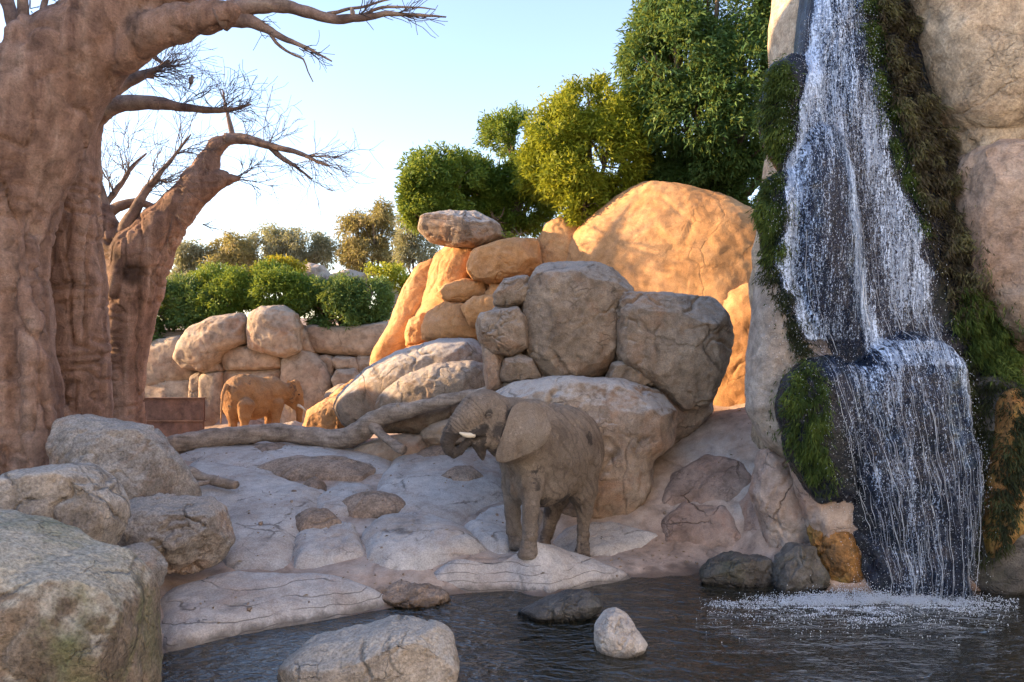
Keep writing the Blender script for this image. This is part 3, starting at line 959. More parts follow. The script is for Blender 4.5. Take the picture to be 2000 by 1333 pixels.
boulder('boulder', 'long orange ridge rock forming the left edge of the outcrop',
        [(722, 722), (728, 690), (760, 640), (790, 560), (820, 515), (850, 505), (872, 560), (840, 640), (790, 690), (745, 728)], 22.0, 0.9, WARM, G2, e=2.4, n=52, facets=3, cut=0.06, amp=0.04, crack=0.03)
boulder('boulder', 'steep orange rock slope behind the middle of the outcrop',
        [(800, 650), (830, 560), (850, 500), (880, 476), (930, 475), (960, 560), (960, 680), (820, 690)], 21.6, 0.8, WARM, G2, e=2.6, n=48, facets=4, crack=0.03)
boulder('boulder', 'knobby orange rock at the foot of the steep slope',
        [(790, 650), (800, 625), (828, 612), (850, 630), (852, 668), (825, 682), (795, 676)], 20.8, 0.5, WARM, G2, e=2.4, n=36, facets=4)
boulder('boulder', 'broad rounded orange boulder with shadow under its right end',
        [(824, 640), (835, 610), (870, 590), (915, 594), (950, 615), (962, 660), (900, 672), (850, 670), (828, 664)], 19.4, 0.8, WARM, G2, e=2.7, n=44, facets=5, crack=0.03)
boulder('boulder', 'low orange ledge lying at the bottom left of the outcrop',
        [(738, 722), (760, 700), (800, 678), (850, 668), (868, 690), (820, 730), (745, 745)], 20.4, 0.6, WARM, G2, e=2.6, n=36, facets=4)
boulder('boulder', 'orange rock mass filling the gaps behind the outcrop stones',
        [(800, 640), (850, 540), (890, 500), (1000, 500), (1150, 480), (1180, 700), (960, 760), (820, 730)], 21.6, 1.2, WARM, G2, e=3, n=36, facets=3)
G3 = 'smooth rounded boulders above the driftwood log'
boulder('boulder', 'huge smooth boulder with sunlit top above the driftwood log',
        [(656, 795), (668, 768), (720, 720), (780, 686), (860, 663), (925, 662), (950, 690), (955, 760), (850, 820), (735, 838), (680, 832)], 18.6, 1.3, GREY2, G3, e=2.5, n=64, facets=3, cut=0.06, amp=0.03, crack=0.03)
boulder('boulder', 'smooth grey oval boulder leaning on the driftwood log',
        [(734, 800), (745, 770), (790, 735), (850, 712), (910, 706), (955, 712), (960, 770), (900, 815), (830, 850), (750, 845)], 17.4, 0.8, GREY, G3, e=2.5, n=56, facets=3, cut=0.06, amp=0.03, crack=0.025)
boulder('boulder', 'small orange boulder at the right of the far elephant',
        [(596, 830), (606, 800), (640, 778), (680, 768), (700, 800), (695, 850), (600, 856)], 20.0, 0.8, WARM, G3, e=2.6, n=40, facets=4, crack=0.03)
boulder('boulder', 'low pale pink stone at the feet of the far elephant',
        [(535, 842), (550, 828), (575, 824), (598, 832), (606, 848), (590, 866), (540, 866)], 22.0, 0.5, WALL, G3, e=2.4, n=24, facets=3)
boulder('boulder', 'sunlit yellow stone peeking out behind the huge smooth boulder',
        [(645, 775), (665, 755), (700, 738), (715, 750), (690, 790), (650, 800)], 20.5, 0.5, WARM, G3, e=2.5, n=24, facets=3)
boulder('boulder', 'brown rounded rock under the raised part of the driftwood log',
        [(815, 852), (840, 825), (885, 812), (930, 815), (955, 845), (940, 868), (830, 870)], 17.0, 0.6, WALL, G3, e=2.6, n=36, facets=3)
boulder('boulder', 'low reddish rock below the fork of the driftwood log',
        [(670, 888), (720, 862), (790, 846), (850, 850), (850, 895), (760, 910), (690, 908)], 17.0, 0.6, WALL, G3, e=2.5, n=36, facets=3)

# ---- retaining wall of big stones at the back
wall = empty('stone_wall', (P(500, 850, 29.6)[0], 29.6, 0.4))
tag(wall, 'retaining wall of big fitted sandstone blocks behind the far elephant', 'wall')
WB = [
    ([(432, 690), (440, 678), (500, 675), (552, 690), (560, 718), (500, 724), (445, 724)], 29.4, 0.7),
    ([(434, 735), (450, 722), (555, 720), (560, 780), (556, 855), (434, 855)], 29.6, 0.7),
    ([(394, 735), (400, 726), (436, 724), (440, 790), (437, 860), (394, 860)], 29.2, 0.6),
    ([(553, 760), (556, 700), (570, 684), (610, 688), (640, 712), (656, 750), (650, 800), (640, 855), (553, 855)], 29.4, 0.8),
    ([(268, 720), (275, 690), (310, 664), (360, 655), (400, 680), (395, 740), (300, 760), (268, 745)], 30.0, 0.9),
    ([(596, 650), (605, 634), (680, 638), (764, 628), (775, 680), (740, 696), (660, 694), (612, 688)], 29.9, 0.8),
    ([(584, 650), (592, 634), (606, 650), (618, 690), (590, 690)], 29.6, 0.6),
    ([(648, 704), (660, 695), (698, 698), (706, 722), (660, 724)], 29.6, 0.6),
    ([(650, 740), (660, 722), (695, 720), (708, 745), (695, 770), (660, 775)], 29.2, 0.6),
    ([(694, 704), (705, 692), (745, 694), (745, 745), (708, 745)], 29.8, 0.6),
    ([(266, 760), (290, 735), (340, 732), (398, 742), (400, 800), (266, 800)], 29.9, 0.7),
    ([(395, 722), (402, 706), (430, 704), (440, 724), (405, 730)], 29.3, 0.5),
    ([(466, 670), (470, 645), (486, 640), (492, 675), (475, 682)], 29.8, 0.5),
    ([(372, 775), (375, 735), (392, 726), (400, 740), (400, 790), (375, 800)], 29.2, 0.4),
    ([(625, 800), (640, 765), (665, 750), (690, 752), (690, 800), (640, 830)], 28.0, 0.6),
    ([(610, 700), (640, 692), (660, 700), (655, 740), (635, 715)], 29.7, 0.5),
    ([(230, 760), (235, 640), (290, 645), (300, 700), (290, 790), (230, 800)], 30.4, 0.8),
    ([(200, 650), (240, 638), (330, 648), (420, 640), (420, 760), (200, 800)], 31.0, 0.8),
    ([(480, 650), (560, 640), (700, 640), (790, 640), (790, 790), (480, 790)], 31.0, 0.8),
]
for k, (ol, Y, D) in enumerate(WB):
    boulder('stone', None, ol, Y, D, WALL, parent=wall, e=3.6, n=26, facets=4, cut=0.06, amp=0.03, crack=0.03, sig=2.0)
boulder('boulder', 'large egg-shaped boulder overhanging on top of the back wall',
        [(343, 700), (352, 670), (375, 640), (420, 620), (470, 614), (486, 630), (484, 668), (440, 690), (432, 705), (400, 727), (360, 720)], 29.0, 0.9, WALL, 'boulders on top of the back wall', e=2.8, n=40, facets=5, cut=0.08, crack=0.03)
boulder('boulder', 'upright rounded square boulder on top of the back wall above the far elephant',
        [(486, 650), (490, 615), (515, 600), (550, 598), (580, 614), (590, 640), (588, 685), (560, 700), (520, 692), (490, 680)], 28.9, 0.9, WALL, 'boulders on top of the back wall', e=3, n=40, facets=5, cut=0.08, crack=0.03)
boulder('boulder', 'brown dome boulder showing above the hedge beside the yellow bush',
        [(572, 560), (575, 525), (600, 513), (630, 520), (652, 545), (655, 575), (575, 580)], 33.0, 0.8, WALL, 'boulders showing above the hedge', e=2.5, n=28, facets=3)
boulder('boulder', 'low pale boulder showing above the right part of the hedge',
        [(628, 565), (645, 538), (680, 527), (710, 535), (722, 560), (715, 585), (630, 585)], 32.6, 0.8, WALL, 'boulders showing above the hedge', e=2.5, n=28, facets=3)

# added unseen: two rocks on the left cast shade, a wall behind bounces sun
GC = 'unseen rocks and wall added to shade and bounce light'
for (x, y, z, rx, ry, rz, rot, mt, lb) in [
        (-17.5, 9.6, 4.0, 3.6, 6.4, 12.0, 0, WALL, 'high unseen rock added on the left to shade the pool side'),
        (-16.5, 16.6, 1.5, 2.6, 1.5, 4.6, 0, WALL, 'low unseen rock added on the left to shade the rounded boulders'),
        (9.0, -6.5, 3.5, 13.0, 3.0, 13.0, 48, BOUNCE_WALL, 'unseen pale wall added behind the viewpoint to bounce sunlight into the shade')]:
    d, Fq = cube_sphere(40)
    V = d * (np.abs(d) ** 3.2).sum(1)[:, None] ** (-1 / 3.2) * np.array([rx, ry, rz])
    ca, sa_ = math.cos(math.radians(rot)), math.sin(math.radians(rot))
    V = V @ np.array([[ca, sa_, 0], [-sa_, ca, 0], [0, 0, 1]])
    N = vnormals(V, Fq)
    V = V + np.array([x, y, z])
    V = V + N * (0.5 * fbm(V * 0.35, 4) + 0.12 * ridged(V * 0.9, 3))[:, None]
    o = mesh_obj('cliff_rock', V, Fq, mt, loc=(x, y, 0))
    tag(o, lb, 'rock', GC)
# ------------------------------------------------------------------ waterfall cliff
GW = 'rocks of the waterfall cliff'
cliff = []


def cl_rock(label, ol, Y, D, mat, **kw):
    o = boulder('cliff_rock', label, ol, Y, D, mat, GW, cat='rock', **kw)
    cliff.append(o)
    return o


cl_rock('tall tan cliff face at the top right corner', [(1760, -300), (2400, -300), (2400, 300), (2000, 285), (1880, 275), (1845, 230), (1800, 120), (1765, 0)], 11.6, 1.2, TAN, e=4, n=84, facets=5, cut=0.05, amp=0.03, crack=0.04)
cl_rock('tan ledge band under the tall cliff face', [(1830, 240), (1900, 222), (2000, 225), (2300, 230), (2300, 330), (1860, 330)], 11.8, 1.1, TAN, e=3, n=50, facets=7, cut=0.1, amp=0.06, crack=0.05)
cl_rock('pinkish rounded cliff boulder at the right edge of the picture', [(1868, 340), (1885, 300), (1930, 280), (2000, 278), (2300, 300), (2300, 720), (2000, 660), (1960, 630), (1905, 560), (1880, 440)], 11.3, 0.9, PINKC, e=3, n=66, facets=4, cut=0.06, amp=0.03, crack=0.02)
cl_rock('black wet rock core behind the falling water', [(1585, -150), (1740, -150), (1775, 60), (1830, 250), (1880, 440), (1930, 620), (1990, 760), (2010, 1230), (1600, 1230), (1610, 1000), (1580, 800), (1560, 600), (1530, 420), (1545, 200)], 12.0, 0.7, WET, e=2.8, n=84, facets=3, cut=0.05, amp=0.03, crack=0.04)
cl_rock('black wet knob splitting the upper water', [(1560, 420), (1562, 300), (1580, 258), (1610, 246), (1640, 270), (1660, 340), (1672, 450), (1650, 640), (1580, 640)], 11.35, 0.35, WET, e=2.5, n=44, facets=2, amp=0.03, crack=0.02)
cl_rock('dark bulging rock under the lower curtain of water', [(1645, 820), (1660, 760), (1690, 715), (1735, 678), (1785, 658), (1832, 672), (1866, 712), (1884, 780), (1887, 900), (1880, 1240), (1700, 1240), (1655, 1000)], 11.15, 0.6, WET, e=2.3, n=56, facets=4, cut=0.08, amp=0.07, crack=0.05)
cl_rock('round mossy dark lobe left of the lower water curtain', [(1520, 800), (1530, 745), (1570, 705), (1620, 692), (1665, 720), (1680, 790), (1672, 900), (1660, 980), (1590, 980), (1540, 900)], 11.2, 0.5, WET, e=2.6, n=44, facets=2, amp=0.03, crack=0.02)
cl_rock('smooth grey pillar rock along the left side of the waterfall', [(1478, 600), (1485, 505), (1500, 490), (1545, 560), (1585, 640), (1620, 700), (1620, 900), (1590, 950), (1560, 915), (1500, 870), (1464, 800), (1466, 700)], 11.9, 0.6, PILLAR, e=2.8, n=60, facets=3, cut=0.06, amp=0.02, crack=0.015)
cl_rock('brown stained rock face below the mossy lobe', [(1545, 900), (1580, 880), (1660, 900), (1690, 1000), (1690, 1060), (1590, 1060), (1565, 980)], 11.45, 0.4, SLOPE, e=3, n=40, facets=4)
cl_rock('ochre algae-covered rock at the left foot of the waterfall', [(1578, 1035), (1605, 1005), (1652, 1010), (1678, 1090), (1702, 1200), (1622, 1200), (1600, 1120)], 11.3, 0.32, OCHRE, e=2.3, n=48, facets=10, cut=0.12, amp=0.07, crack=0.05)
cl_rock('grey spur of rock between the slope and the waterfall foot', [(1470, 960), (1490, 880), (1540, 890), (1575, 960), (1600, 1070), (1560, 1110), (1500, 1080)], 12.1, 0.45, SLOPE, e=2.8, n=44, facets=5, crack=0.03)
cl_rock('sunlit tan rock edge at the very top of the waterfall', [(1600, -120), (1560, -40), (1535, 50), (1522, 112), (1560, 125), (1600, 60), (1640, -100)], 13.4, 0.5, TAN, e=2.8, n=36, facets=4)
cl_rock('dark brown wet rock at the lower right edge of the picture', [(1885, 760), (1930, 740), (2010, 750), (2200, 760), (2200, 1240), (1880, 1240), (1890, 1000)], 11.3, 0.6, WETG, e=3, n=56, facets=4, amp=0.04, crack=0.03)
cl_rock('mustard-stained upright rock strip at the right edge', [(1955, 770), (1985, 760), (2010, 800), (2005, 950), (1985, 1080), (1930, 1090), (1930, 950), (1950, 860)], 10.85, 0.25, OCHRE, e=2.6, n=36, facets=3, amp=0.03, crack=0.02)
cl_rock('dark rock shoulder under the bright green moss cushion', [(1484, 200), (1505, 130), (1550, 108), (1600, 120), (1600, 340), (1530, 345), (1495, 290)], 11.75, 0.4, WET, e=2.6, n=30, facets=2)
cl_rock('dark rock shoulder under the lower left green moss tongue', [(1474, 420), (1492, 355), (1540, 325), (1600, 340), (1600, 540), (1540, 540), (1500, 505)], 11.7, 0.4, WET, e=2.6, n=30, facets=2)
cl_rock('rock mass behind the waterfall and the cliff faces', [(1500, 420), (1560, -100), (1800, -300), (2400, -300), (2400, 1250), (1500, 1250), (1490, 800)], 13.6, 1.3, TAN, e=4, n=44, facets=3)

# one tree of triangles to lay water and moss on the rock
cv, cf, base = [], [], 0
for o in cliff:
    me = o.data
    co = np.zeros(len(me.vertices) * 3, np.float32)
    me.vertices.foreach_get('co', co)
    co = co.reshape(-1, 3) + np.array(o.location)
    ix = np.zeros(len(me.loops), np.int32)
    me.loops.foreach_get('vertex_index', ix)
    cv.append(co)
    cf.append(ix.reshape(-1, 4) + base)
    base += len(co)
CLIFF_BVH = BVHTree.FromPolygons([tuple(map(float, v)) for v in np.concatenate(cv)], np.concatenate(cf).tolist())


def rock_at(x, z, y0=6.0):
    h = CLIFF_BVH.ray_cast(Vector((x, y0, z)), Vector((0, 1, 0)), 20)
    return h


def xz(u, v, Y=11.2):
    p = P(u, v, Y)
    return p[0], p[2]


# ---- falling water
t = NT('white_water')
lw = t.n('ShaderNodeBsdfPrincipled', ins={'Base Color': (0.80, 0.86, 0.93), 'Roughness': 0.25, 'IOR': 1.33})
lw.inputs['Specular IOR Level'].default_value = 0.6
tl = t.n('ShaderNodeBsdfTranslucent', ins={0: (0.75, 0.83, 0.92)})
FALLW = t.done(t.n('ShaderNodeMixShader', ins={0: 0.35, 1: lw.outputs[0], 2: tl.outputs[0]}).outputs[0])

vs = np.array([-40, 100, 200, 300, 420, 520, 600, 660, 700, 760, 900, 1000, 1100, 1180])
Ls = np.array([1612, 1592, 1567, 1545, 1527, 1522, 1538, 1568, 1585, 1598, 1635, 1665, 1690, 1700])
Rs = np.array([1700, 1716, 1732, 1756, 1802, 1828, 1842, 1858, 1872, 1880, 1888, 1892, 1894, 1892])
rw = np.random.default_rng(5)


def track(s, v0, v1, wob, seed, Ymin=None):
    pts = []
    y = Ymin if Ymin else 99.0
    ph = rw.uniform(0, 50)
    vv = np.arange(v0, v1, 11.0)
    for v in vv:
        u = np.interp(v, vs, Ls) * (1 - s) + np.interp(v, vs, Rs) * s
        u += wob * perlin(np.array([[v * 0.012, ph, seed]]))[0] * 10 + rw.normal(0, 0.35)
        x, z = xz(u, v)
        h = rock_at(x, z)
        if h[0] is None:
            continue
        y = min(y + 0.012, h[0].y - 0.02)
        pts.append((x, y - rw.uniform(0, 0.02), z))
    return np.array(pts)


fall = empty('waterfall', (*P(1780, 1170, 10.7)[:2], 0))
tag(fall, 'waterfall of white streaks running down the dark wet rock', 'waterfall')
t = NT('broken_white_water')
su, sv, dn = t.attr('su').outputs['Fac'], t.attr('sv').outputs['Fac'], t.attr('dens').outputs['Fac']
cx = t.n('ShaderNodeCombineXYZ', ins={0: t.math('MULTIPLY', su, 60.0), 1: t.math('MULTIPLY', sv, 5.5), 2: t.attr('layer').outputs['Fac']}).outputs[0]
n1 = t.noise(cx, 1.0, 5, 0.72, 0.9)
cx2 = t.n('ShaderNodeCombineXYZ', ins={0: t.math('MULTIPLY', su, 42.0), 1: t.math('MULTIPLY', sv, 26.0), 2: t.attr('layer').outputs['Fac']}).outputs[0]
n2 = t.noise(cx2, 1.0, 4, 0.75, 0.7)
cx3 = t.n('ShaderNodeCombineXYZ', ins={0: t.math('MULTIPLY', su, 9.0), 1: t.math('MULTIPLY', sv, 0.8), 2: t.attr('layer').outputs['Fac']}).outputs[0]
n3 = t.noise(cx3, 1.0, 3, 0.6, 0.5)
nn = t.math('ADD', t.math('MULTIPLY', n1, 0.45), t.math('MULTIPLY', n2, 0.50))
nn = t.math('ADD', nn, t.math('MULTIPLY', n3, 0.3))
nn = t.math('ADD', nn, t.math('MULTIPLY', t.math('SUBTRACT', dn, 0.5), 0.42))
al = t.step(nn, 0.62, 0.69)
lw = t.n('ShaderNodeBsdfPrincipled', ins={'Base Color': t.mix(n2, (0.34, 0.52, 0.86), (0.72, 0.84, 0.98)), 'Roughness': 0.3, 'IOR': 1.33})  # blue skylight put into the white water colour
tp_ = t.n('ShaderNodeBsdfTransparent')
film = t.n('ShaderNodeBsdfPrincipled', ins={'Base Color': (0.010, 0.022, 0.06), 'Roughness': 0.12, 'IOR': 1.33})  # deep blue of the reflected sky put into the film colour
fa = t.math('MULTIPLY', t.step(t.math('ADD', t.math('MULTIPLY', n3, 0.6), t.math('MULTIPLY', dn, 0.6)), 0.3, 0.75), 0.55)
under = t.n('ShaderNodeMixShader', ins={0: fa, 1: tp_.outputs[0], 2: film.outputs[0]})
SHEET = t.done(t.n('ShaderNodeMixShader', ins={0: t.math('MULTIPLY', al, 0.92), 1: under.outputs[0], 2: lw.outputs[0]}).outputs[0])


def dens_at(s_, v):
    g = lambda c, w: np.exp(-((s_ - c) / w) ** 2)
    if v < 665:
        top = np.clip((330 - v) / 200, 0, 1)
        low = 1 - top
        d = 0.26 + top * (0.16 + 0.28 * g(0.12, 0.22) + 0.10 * g(0.6, 0.2))
        d += low * (0.06 + 0.30 * g(0.06, 0.11) + 0.28 * g(0.50, 0.07) + 0.22 * np.clip((s_ - 0.6) / 0.12, 0, 1) * np.clip((690 - v) / 120, 0.35, 1) + 0.07 * g(0.28, 0.14))
    elif v < 712:
        d = 0.25 + 0.30 * np.clip((s_ - 0.35) / 0.1, 0, 1)
    else:
        d = 0.33 + 0.16 * g(0.92, 0.06) + 0.10 * g(0.3, 0.15) + 0.12 * g(0.6, 0.3) * np.clip((820 - v) / 100, 0, 1)
    wv_ = 0.07 + 0.10 * perlin(np.array([[v * 0.02, 3.1 if s_ < 0.5 else 8.7, 0.4]]))[0]
    edge = np.clip((np.minimum(s_, 1 - s_) + 0.02) / max(0.02, wv_), 0, 1)
    return d + 0.02 - 0.6 * (1 - edge)


for layer in range(2):
    ns, vv = 90, np.arange(-40, 1180, 6.0)
    S = np.linspace(-0.03, 1.02, ns)
    Vg = np.zeros((ns, len(vv), 3))
    A = np.zeros((ns, len(vv), 3))
    for i, s_ in enumerate(S):
        y = 99.0
        for j, v in enumerate(vv):
            u = np.interp(v, vs, Ls) * (1 - s_) + np.interp(v, vs, Rs) * s_
            x, z = xz(u, v)
            h = rock_at(x, z)
            hy = h[0].y if h[0] is not None else 12.5
            y = min(y + 0.010, hy - 0.03 - 0.05 * layer)
            Vg[i, j] = (x, y, z)
            A[i, j] = (u * 11.2 / FPX, z, dens_at(s_, v) - 0.10 * layer)
    for _ in range(3):
        Vg[1:-1, :, 1] = (Vg[:-2, :, 1] + Vg[2:, :, 1] + 2 * Vg[1:-1, :, 1]) / 4
    I = np.arange(ns * len(vv)).reshape(ns, len(vv))
    Fq = np.stack([I[:-1, :-1], I[1:, :-1], I[1:, 1:], I[:-1, 1:]], -1).reshape(-1, 4)
    A = A.reshape(-1, 3)
    mesh_obj('water_sheet', Vg.reshape(-1, 3), Fq, SHEET, fall, loc=fall.location, attrs={'su': A[:, 0], 'sv': A[:, 1], 'dens': A[:, 2], 'layer': np.full(len(A), layer * 7.3)})
strands = Parts()
for k in range(300):
    s = rw.uniform(0, 1)
    v0 = rw.uniform(-40, 1080) if k % 3 else rw.uniform(690, 1080)
    if 0.12 < s < 0.46 and v0 < 660 and k % 4:
        continue
    pts = track(s, v0, min(v0 + rw.uniform(30, 130), 1176), 0.7, k)
    if len(pts) < 4:
        continue
    n = len(pts)
    prof = np.sin(np.linspace(0.15, math.pi - 0.15, n)) ** 0.7
    r = rw.uniform(0.0018, 0.0045) * prof * np.clip(1 + 0.9 * perlin(np.stack([np.arange(n) * 0.9, np.full(n, k * 1.3), np.zeros(n)], 1)), 0.2, 2)
    V, F_ = tube_arrays(pts, r, 4, cap=False)
    strands.add(V, F_)
# long free streams
for s, v0, v1, r0 in [(0.50, 380, 660, .013), (0.52, 300, 640, .011), (0.62, 540, 690, .008), (0.70, 560, 690, .008), (0.78, 560, 690, .007), (0.86, 540, 680, .008), (0.93, 520, 670, .007), (0.16, 450, 680, .009), (0.2, 480, 690, .007),
                      (0.93, 690, 860, .009), (0.98, 700, 950, .009), (0.88, 700, 820, .007), (0.25, 820, 1170, .010), (0.33, 850, 1176, .008), (0.5, 800, 1176, .006), (0.6, 760, 1176, .007), (0.7, 820, 1176, .007), (0.8, 760, 1176, .006), (0.9, 900, 1176, .007), (0.42, 780, 1176, .006), (0.15, 850, 1000, .008)]:
    pts = track(s, v0, v1, 0.5, v0)
    if len(pts) > 4:
        n = len(pts)
        V, F_ = tube_arrays(pts, 0.62 * r0 * np.clip(0.8 + 0.7 * perlin(np.stack([np.arange(n) * 0.5, np.full(n, s * 90), np.zeros(n)], 1)), 0.3, 1.6), 5, cap=False)
        strands.add(V, F_)
o = strands.build('water_streaks', FALLW, fall, loc=fall.location)
tag(o, kind='stuff')
# drops and spray
oct_v = np.array([[1, 0, 0], [-1, 0, 0], [0, 1, 0], [0, -1, 0], [0, 0, 1.5], [0, 0, -1.5]], float)
oct_f = np.array([[0, 2, 4, 4], [2, 1, 4, 4], [1, 3, 4, 4], [3, 0, 4, 4], [2, 0, 5, 5], [1, 2, 5, 5], [3, 1, 5, 5], [0, 3, 5, 5]])[:, :3]


def drops(centres, radii, stretch):
    n = len(centres)
    V = (centres[:, None, :] + oct_v[None] * radii[:, None, None] * np.stack([np.ones(n), np.ones(n), stretch], 1)[:, None, :]).reshape(-1, 3)
    F_ = (oct_f[None] + (np.arange(n) * 6)[:, None, None]).reshape(-1, 3)
    return V, F_


cs, rs = [], []
for k in range(8000):
    v = rw.uniform(0, 1176)
    s = rw.uniform(-0.06, 1.04) if rw.random() < 0.72 else abs(rw.normal(0, 0.16)) * (-1 if rw.random() < 0.75 else 1)
    if v > 690 and s < 0:
        s *= 0.8
    u = np.interp(v, vs, Ls) * (1 - s) + np.interp(v, vs, Rs) * s
    x, z = xz(u, v)
    h = rock_at(x, z)
    if h[0] is None:
        continue
    cs.append((x, h[0].y - rw.uniform(0.02, 0.28), max(z, 0.02)))
    rs.append(rw.uniform(0.002, 0.0058) * (0.8 if s < 0 else 1))
V, F_ = drops(np.array(cs), np.array(rs), rw.uniform(0.8, 1.8, len(cs)))
o = mesh_obj('water_drops', V, F_, FALLW, fall, loc=fall.location)
tag(o, kind='stuff')
# froth where the water lands
fr_c, fr_r = [], []
for k in range(30000):
    u = 1690 + rw.normal(0, 110) if rw.random() < 0.6 else 1690 + rw.normal(0, 150)
    Yc = 10.52 + rw.normal(0, 0.14) - 0.12 * abs(u - 1690) / 250 - (abs(rw.normal(0, 0.45)) if rw.random() < 0.35 else 0)
    if u > 1990 or u < 1360:
        continue
    x = (u - 1000) / FPX * Yc
    den = perlin(np.array([[x * 4, Yc * 9, 0.5]]))[0]
    if den < (-0.15 if Yc > 10.2 else 0.12) and rw.random() < 0.85:
        continue
    hgt = abs(rw.normal(0, 0.05 if Yc > 10.25 else 0.004)) * max(0.12, 1 - abs(u - 1700) / 330)
    if rw.random() < 0.05:
        hgt *= 3
    fr_c.append((x, Yc, 0.004 + hgt))
    fr_r.append(rw.uniform(0.003, 0.009))
V, F_ = drops(np.array(fr_c), np.array(fr_r), rw.uniform(0.4, 0.9, len(fr_c)))
o = mesh_obj('froth', V, F_, FALLW, fall, loc=fall.location)
tag(o, kind='stuff')

# ---- hanging moss and ferns on the cliff
MOSS_G = leaf_mat('green_moss', (0.016, 0.034, 0.008), (0.05, 0.095, 0.02), (0.125, 0.18, 0.035), 0.3, 0.7)
MOSS_B = leaf_mat('brown_moss', (0.022, 0.018, 0.012), (0.085, 0.07, 0.045), (0.15, 0.15, 0.06), 0.2, 0.8)
MOSS_D = leaf_mat('dark_moss', (0.008, 0.012, 0.006), (0.022, 0.032, 0.014), (0.05, 0.065, 0.025), 0.2, 0.8)


def inpoly(u, v, poly):
    c = False
    j = len(poly) - 1
    for i in range(len(poly)):
        a, b = poly[i], poly[j]
        if (a[1] > v) != (b[1] > v) and u < (b[0] - a[0]) * (v - a[1]) / (b[1] - a[1]) + a[0]:
            c = not c
        j = i
    return c


def moss(label, poly, n, mat, ln=0.13, wd=0.02, puff=0.10, Yg=11.2):
    n, ln, wd = int(n * 2.2), ln * 0.62, 0.0095
    us, vs_ = [p[0] for p in poly], [p[1] for p in poly]
    base, dirs, nrm, rn = [], [], [], []
    tries = 0
    while len(base) < n and tries < n * 6:
        tries += 1
        u, v = rw.uniform(min(us), max(us)), rw.uniform(min(vs_), max(vs_))
        if not inpoly(u, v, poly):
            continue
        u, v = u + rw.normal(0, 9) * rw.random(), v + rw.normal(0, 14) * rw.random()
        x, z = xz(u, v, Yg)
        h = rock_at(x, z)
        if h[0] is None:
            continue
        nn = np.array(h[1])
        if nn[1] > 0:
            nn = -nn
        clump = perlin(np.array([[x * 5, z * 4, 3.3]]))[0]
        if clump < -0.28 and rw.random() < 0.85:
            continue
        lift = puff * max(0, 0.5 + clump) * rw.uniform(0, 1)
        p = np.array(h[0]) + nn * lift
        d = nn * rw.uniform(0.3, 1.0) + np.array([rw.normal(0, 0.45), rw.normal(0, 0.2), -rw.uniform(0.25, 1.2)])
        base.append(p)
        dirs.append(d / np.linalg.norm(d))
        rn.append(np.clip(0.40 + 0.75 * clump + rw.normal(0, 0.2), 0, 1))
    if not base:
        print('NO MOSS', label)
        return
    return leaves_mesh('moss_clump', np.array(base), np.array(dirs), rw.uniform(0.35, 1.0, len(base)) ** 1.5 * 1.7 * ln, wd, np.array(rn), mat, label, 'moss', 'moss hanging on the waterfall cliff')


def leaf_arrays(base, dirs, ln, wd, fold=0.25, droop=0.25):
    n = len(base)
    r = np.random.default_rng(n + 5)
    ref = r.normal(size=(n, 3))
    side = np.cross(dirs, ref)
    side /= np.linalg.norm(side, axis=1)[:, None] + 1e-9
    up = np.cross(side, dirs)
    ln = np.broadcast_to(np.asarray(ln, float), (n,))[:, None]
    wd = np.broadcast_to(np.asarray(wd, float), (n,))[:, None]
    mid = base + dirs * ln * 0.5 + up * ln * 0.10
    tip = base + dirs * ln + np.array([0, 0, -1.0]) * ln * droop * 0.5
    a = mid + side * wd
    b = mid - side * wd
    V = np.stack([base, a, tip, b], 1).reshape(-1, 3)
    F_ = np.arange(n * 4).reshape(n, 4)
    return V, F_


def leaves_mesh(name, base, dirs, ln, wd, rn, mat, label=None, cat=None, group=None, parent=None, loc=None):
    V, F_ = leaf_arrays(base, dirs, ln, wd)
    if loc is None:
        loc = np.array([base[:, 0].mean(), base[:, 1].mean(), base[:, 2].min()])
    o = mesh_obj(name, V, F_, mat, parent=parent, loc=loc, smooth=False, attrs={'rnd': np.repeat(rn, 4)})
    if parent is None:
        tag(o, label, cat, group)
    return o


moss('bright green moss cushion left of the upper waterfall beside the dark tree', [(1480, 170), (1510, 115), (1550, 110), (1560, 200), (1550, 290), (1515, 330), (1488, 270)], 2600, MOSS_G)
moss('green moss tongue hanging lower left of the waterfall above the grey pillar', [(1470, 400), (1490, 345), (1530, 320), (1545, 420), (1535, 520), (1500, 500), (1475, 450)], 2200, MOSS_G)
moss('dark moss fringe along the left edge of the water above the mossy lobe', [(1490, 490), (1530, 430), (1560, 560), (1600, 680), (1560, 690), (1535, 600)], 1800, MOSS_D, puff=0.06)
moss('green moss covering the round lobe left of the lower curtain', [(1520, 800), (1535, 740), (1570, 705), (1590, 760), (1585, 860), (1610, 950), (1570, 930), (1535, 860)], 2400, MOSS_G, puff=0.06)
moss('long green moss strip down the right side of the upper waterfall', [(1690, 0), (1725, -20), (1740, 80), (1760, 200), (1800, 350), (1830, 480), (1790, 420), (1745, 290), (1710, 140)], 2600, MOSS_G, ln=0.11)
moss('thick brown hanging moss strip beside the tall tan cliff face', [(1725, -20), (1790, -20), (1800, 120), (1850, 230), (1885, 290), (1870, 380), (1900, 500), (1930, 600), (1880, 640), (1830, 480), (1790, 330), (1750, 170)], 6500, MOSS_B, ln=0.15, puff=0.22)
moss('dark green fern patch at the right edge below the pink cliff boulder', [(1880, 560), (1930, 590), (1960, 640), (2010, 660), (2010, 750), (1960, 750), (1910, 700), (1870, 640)], 3600, MOSS_G, ln=0.16, puff=0.24)
moss('nearly black moss to the right of the lower curtain', [(1880, 690), (1915, 700), (1960, 760), (1950, 900), (1920, 1050), (1895, 1100), (1890, 900), (1875, 760)], 2600, MOSS_D, puff=0.08)
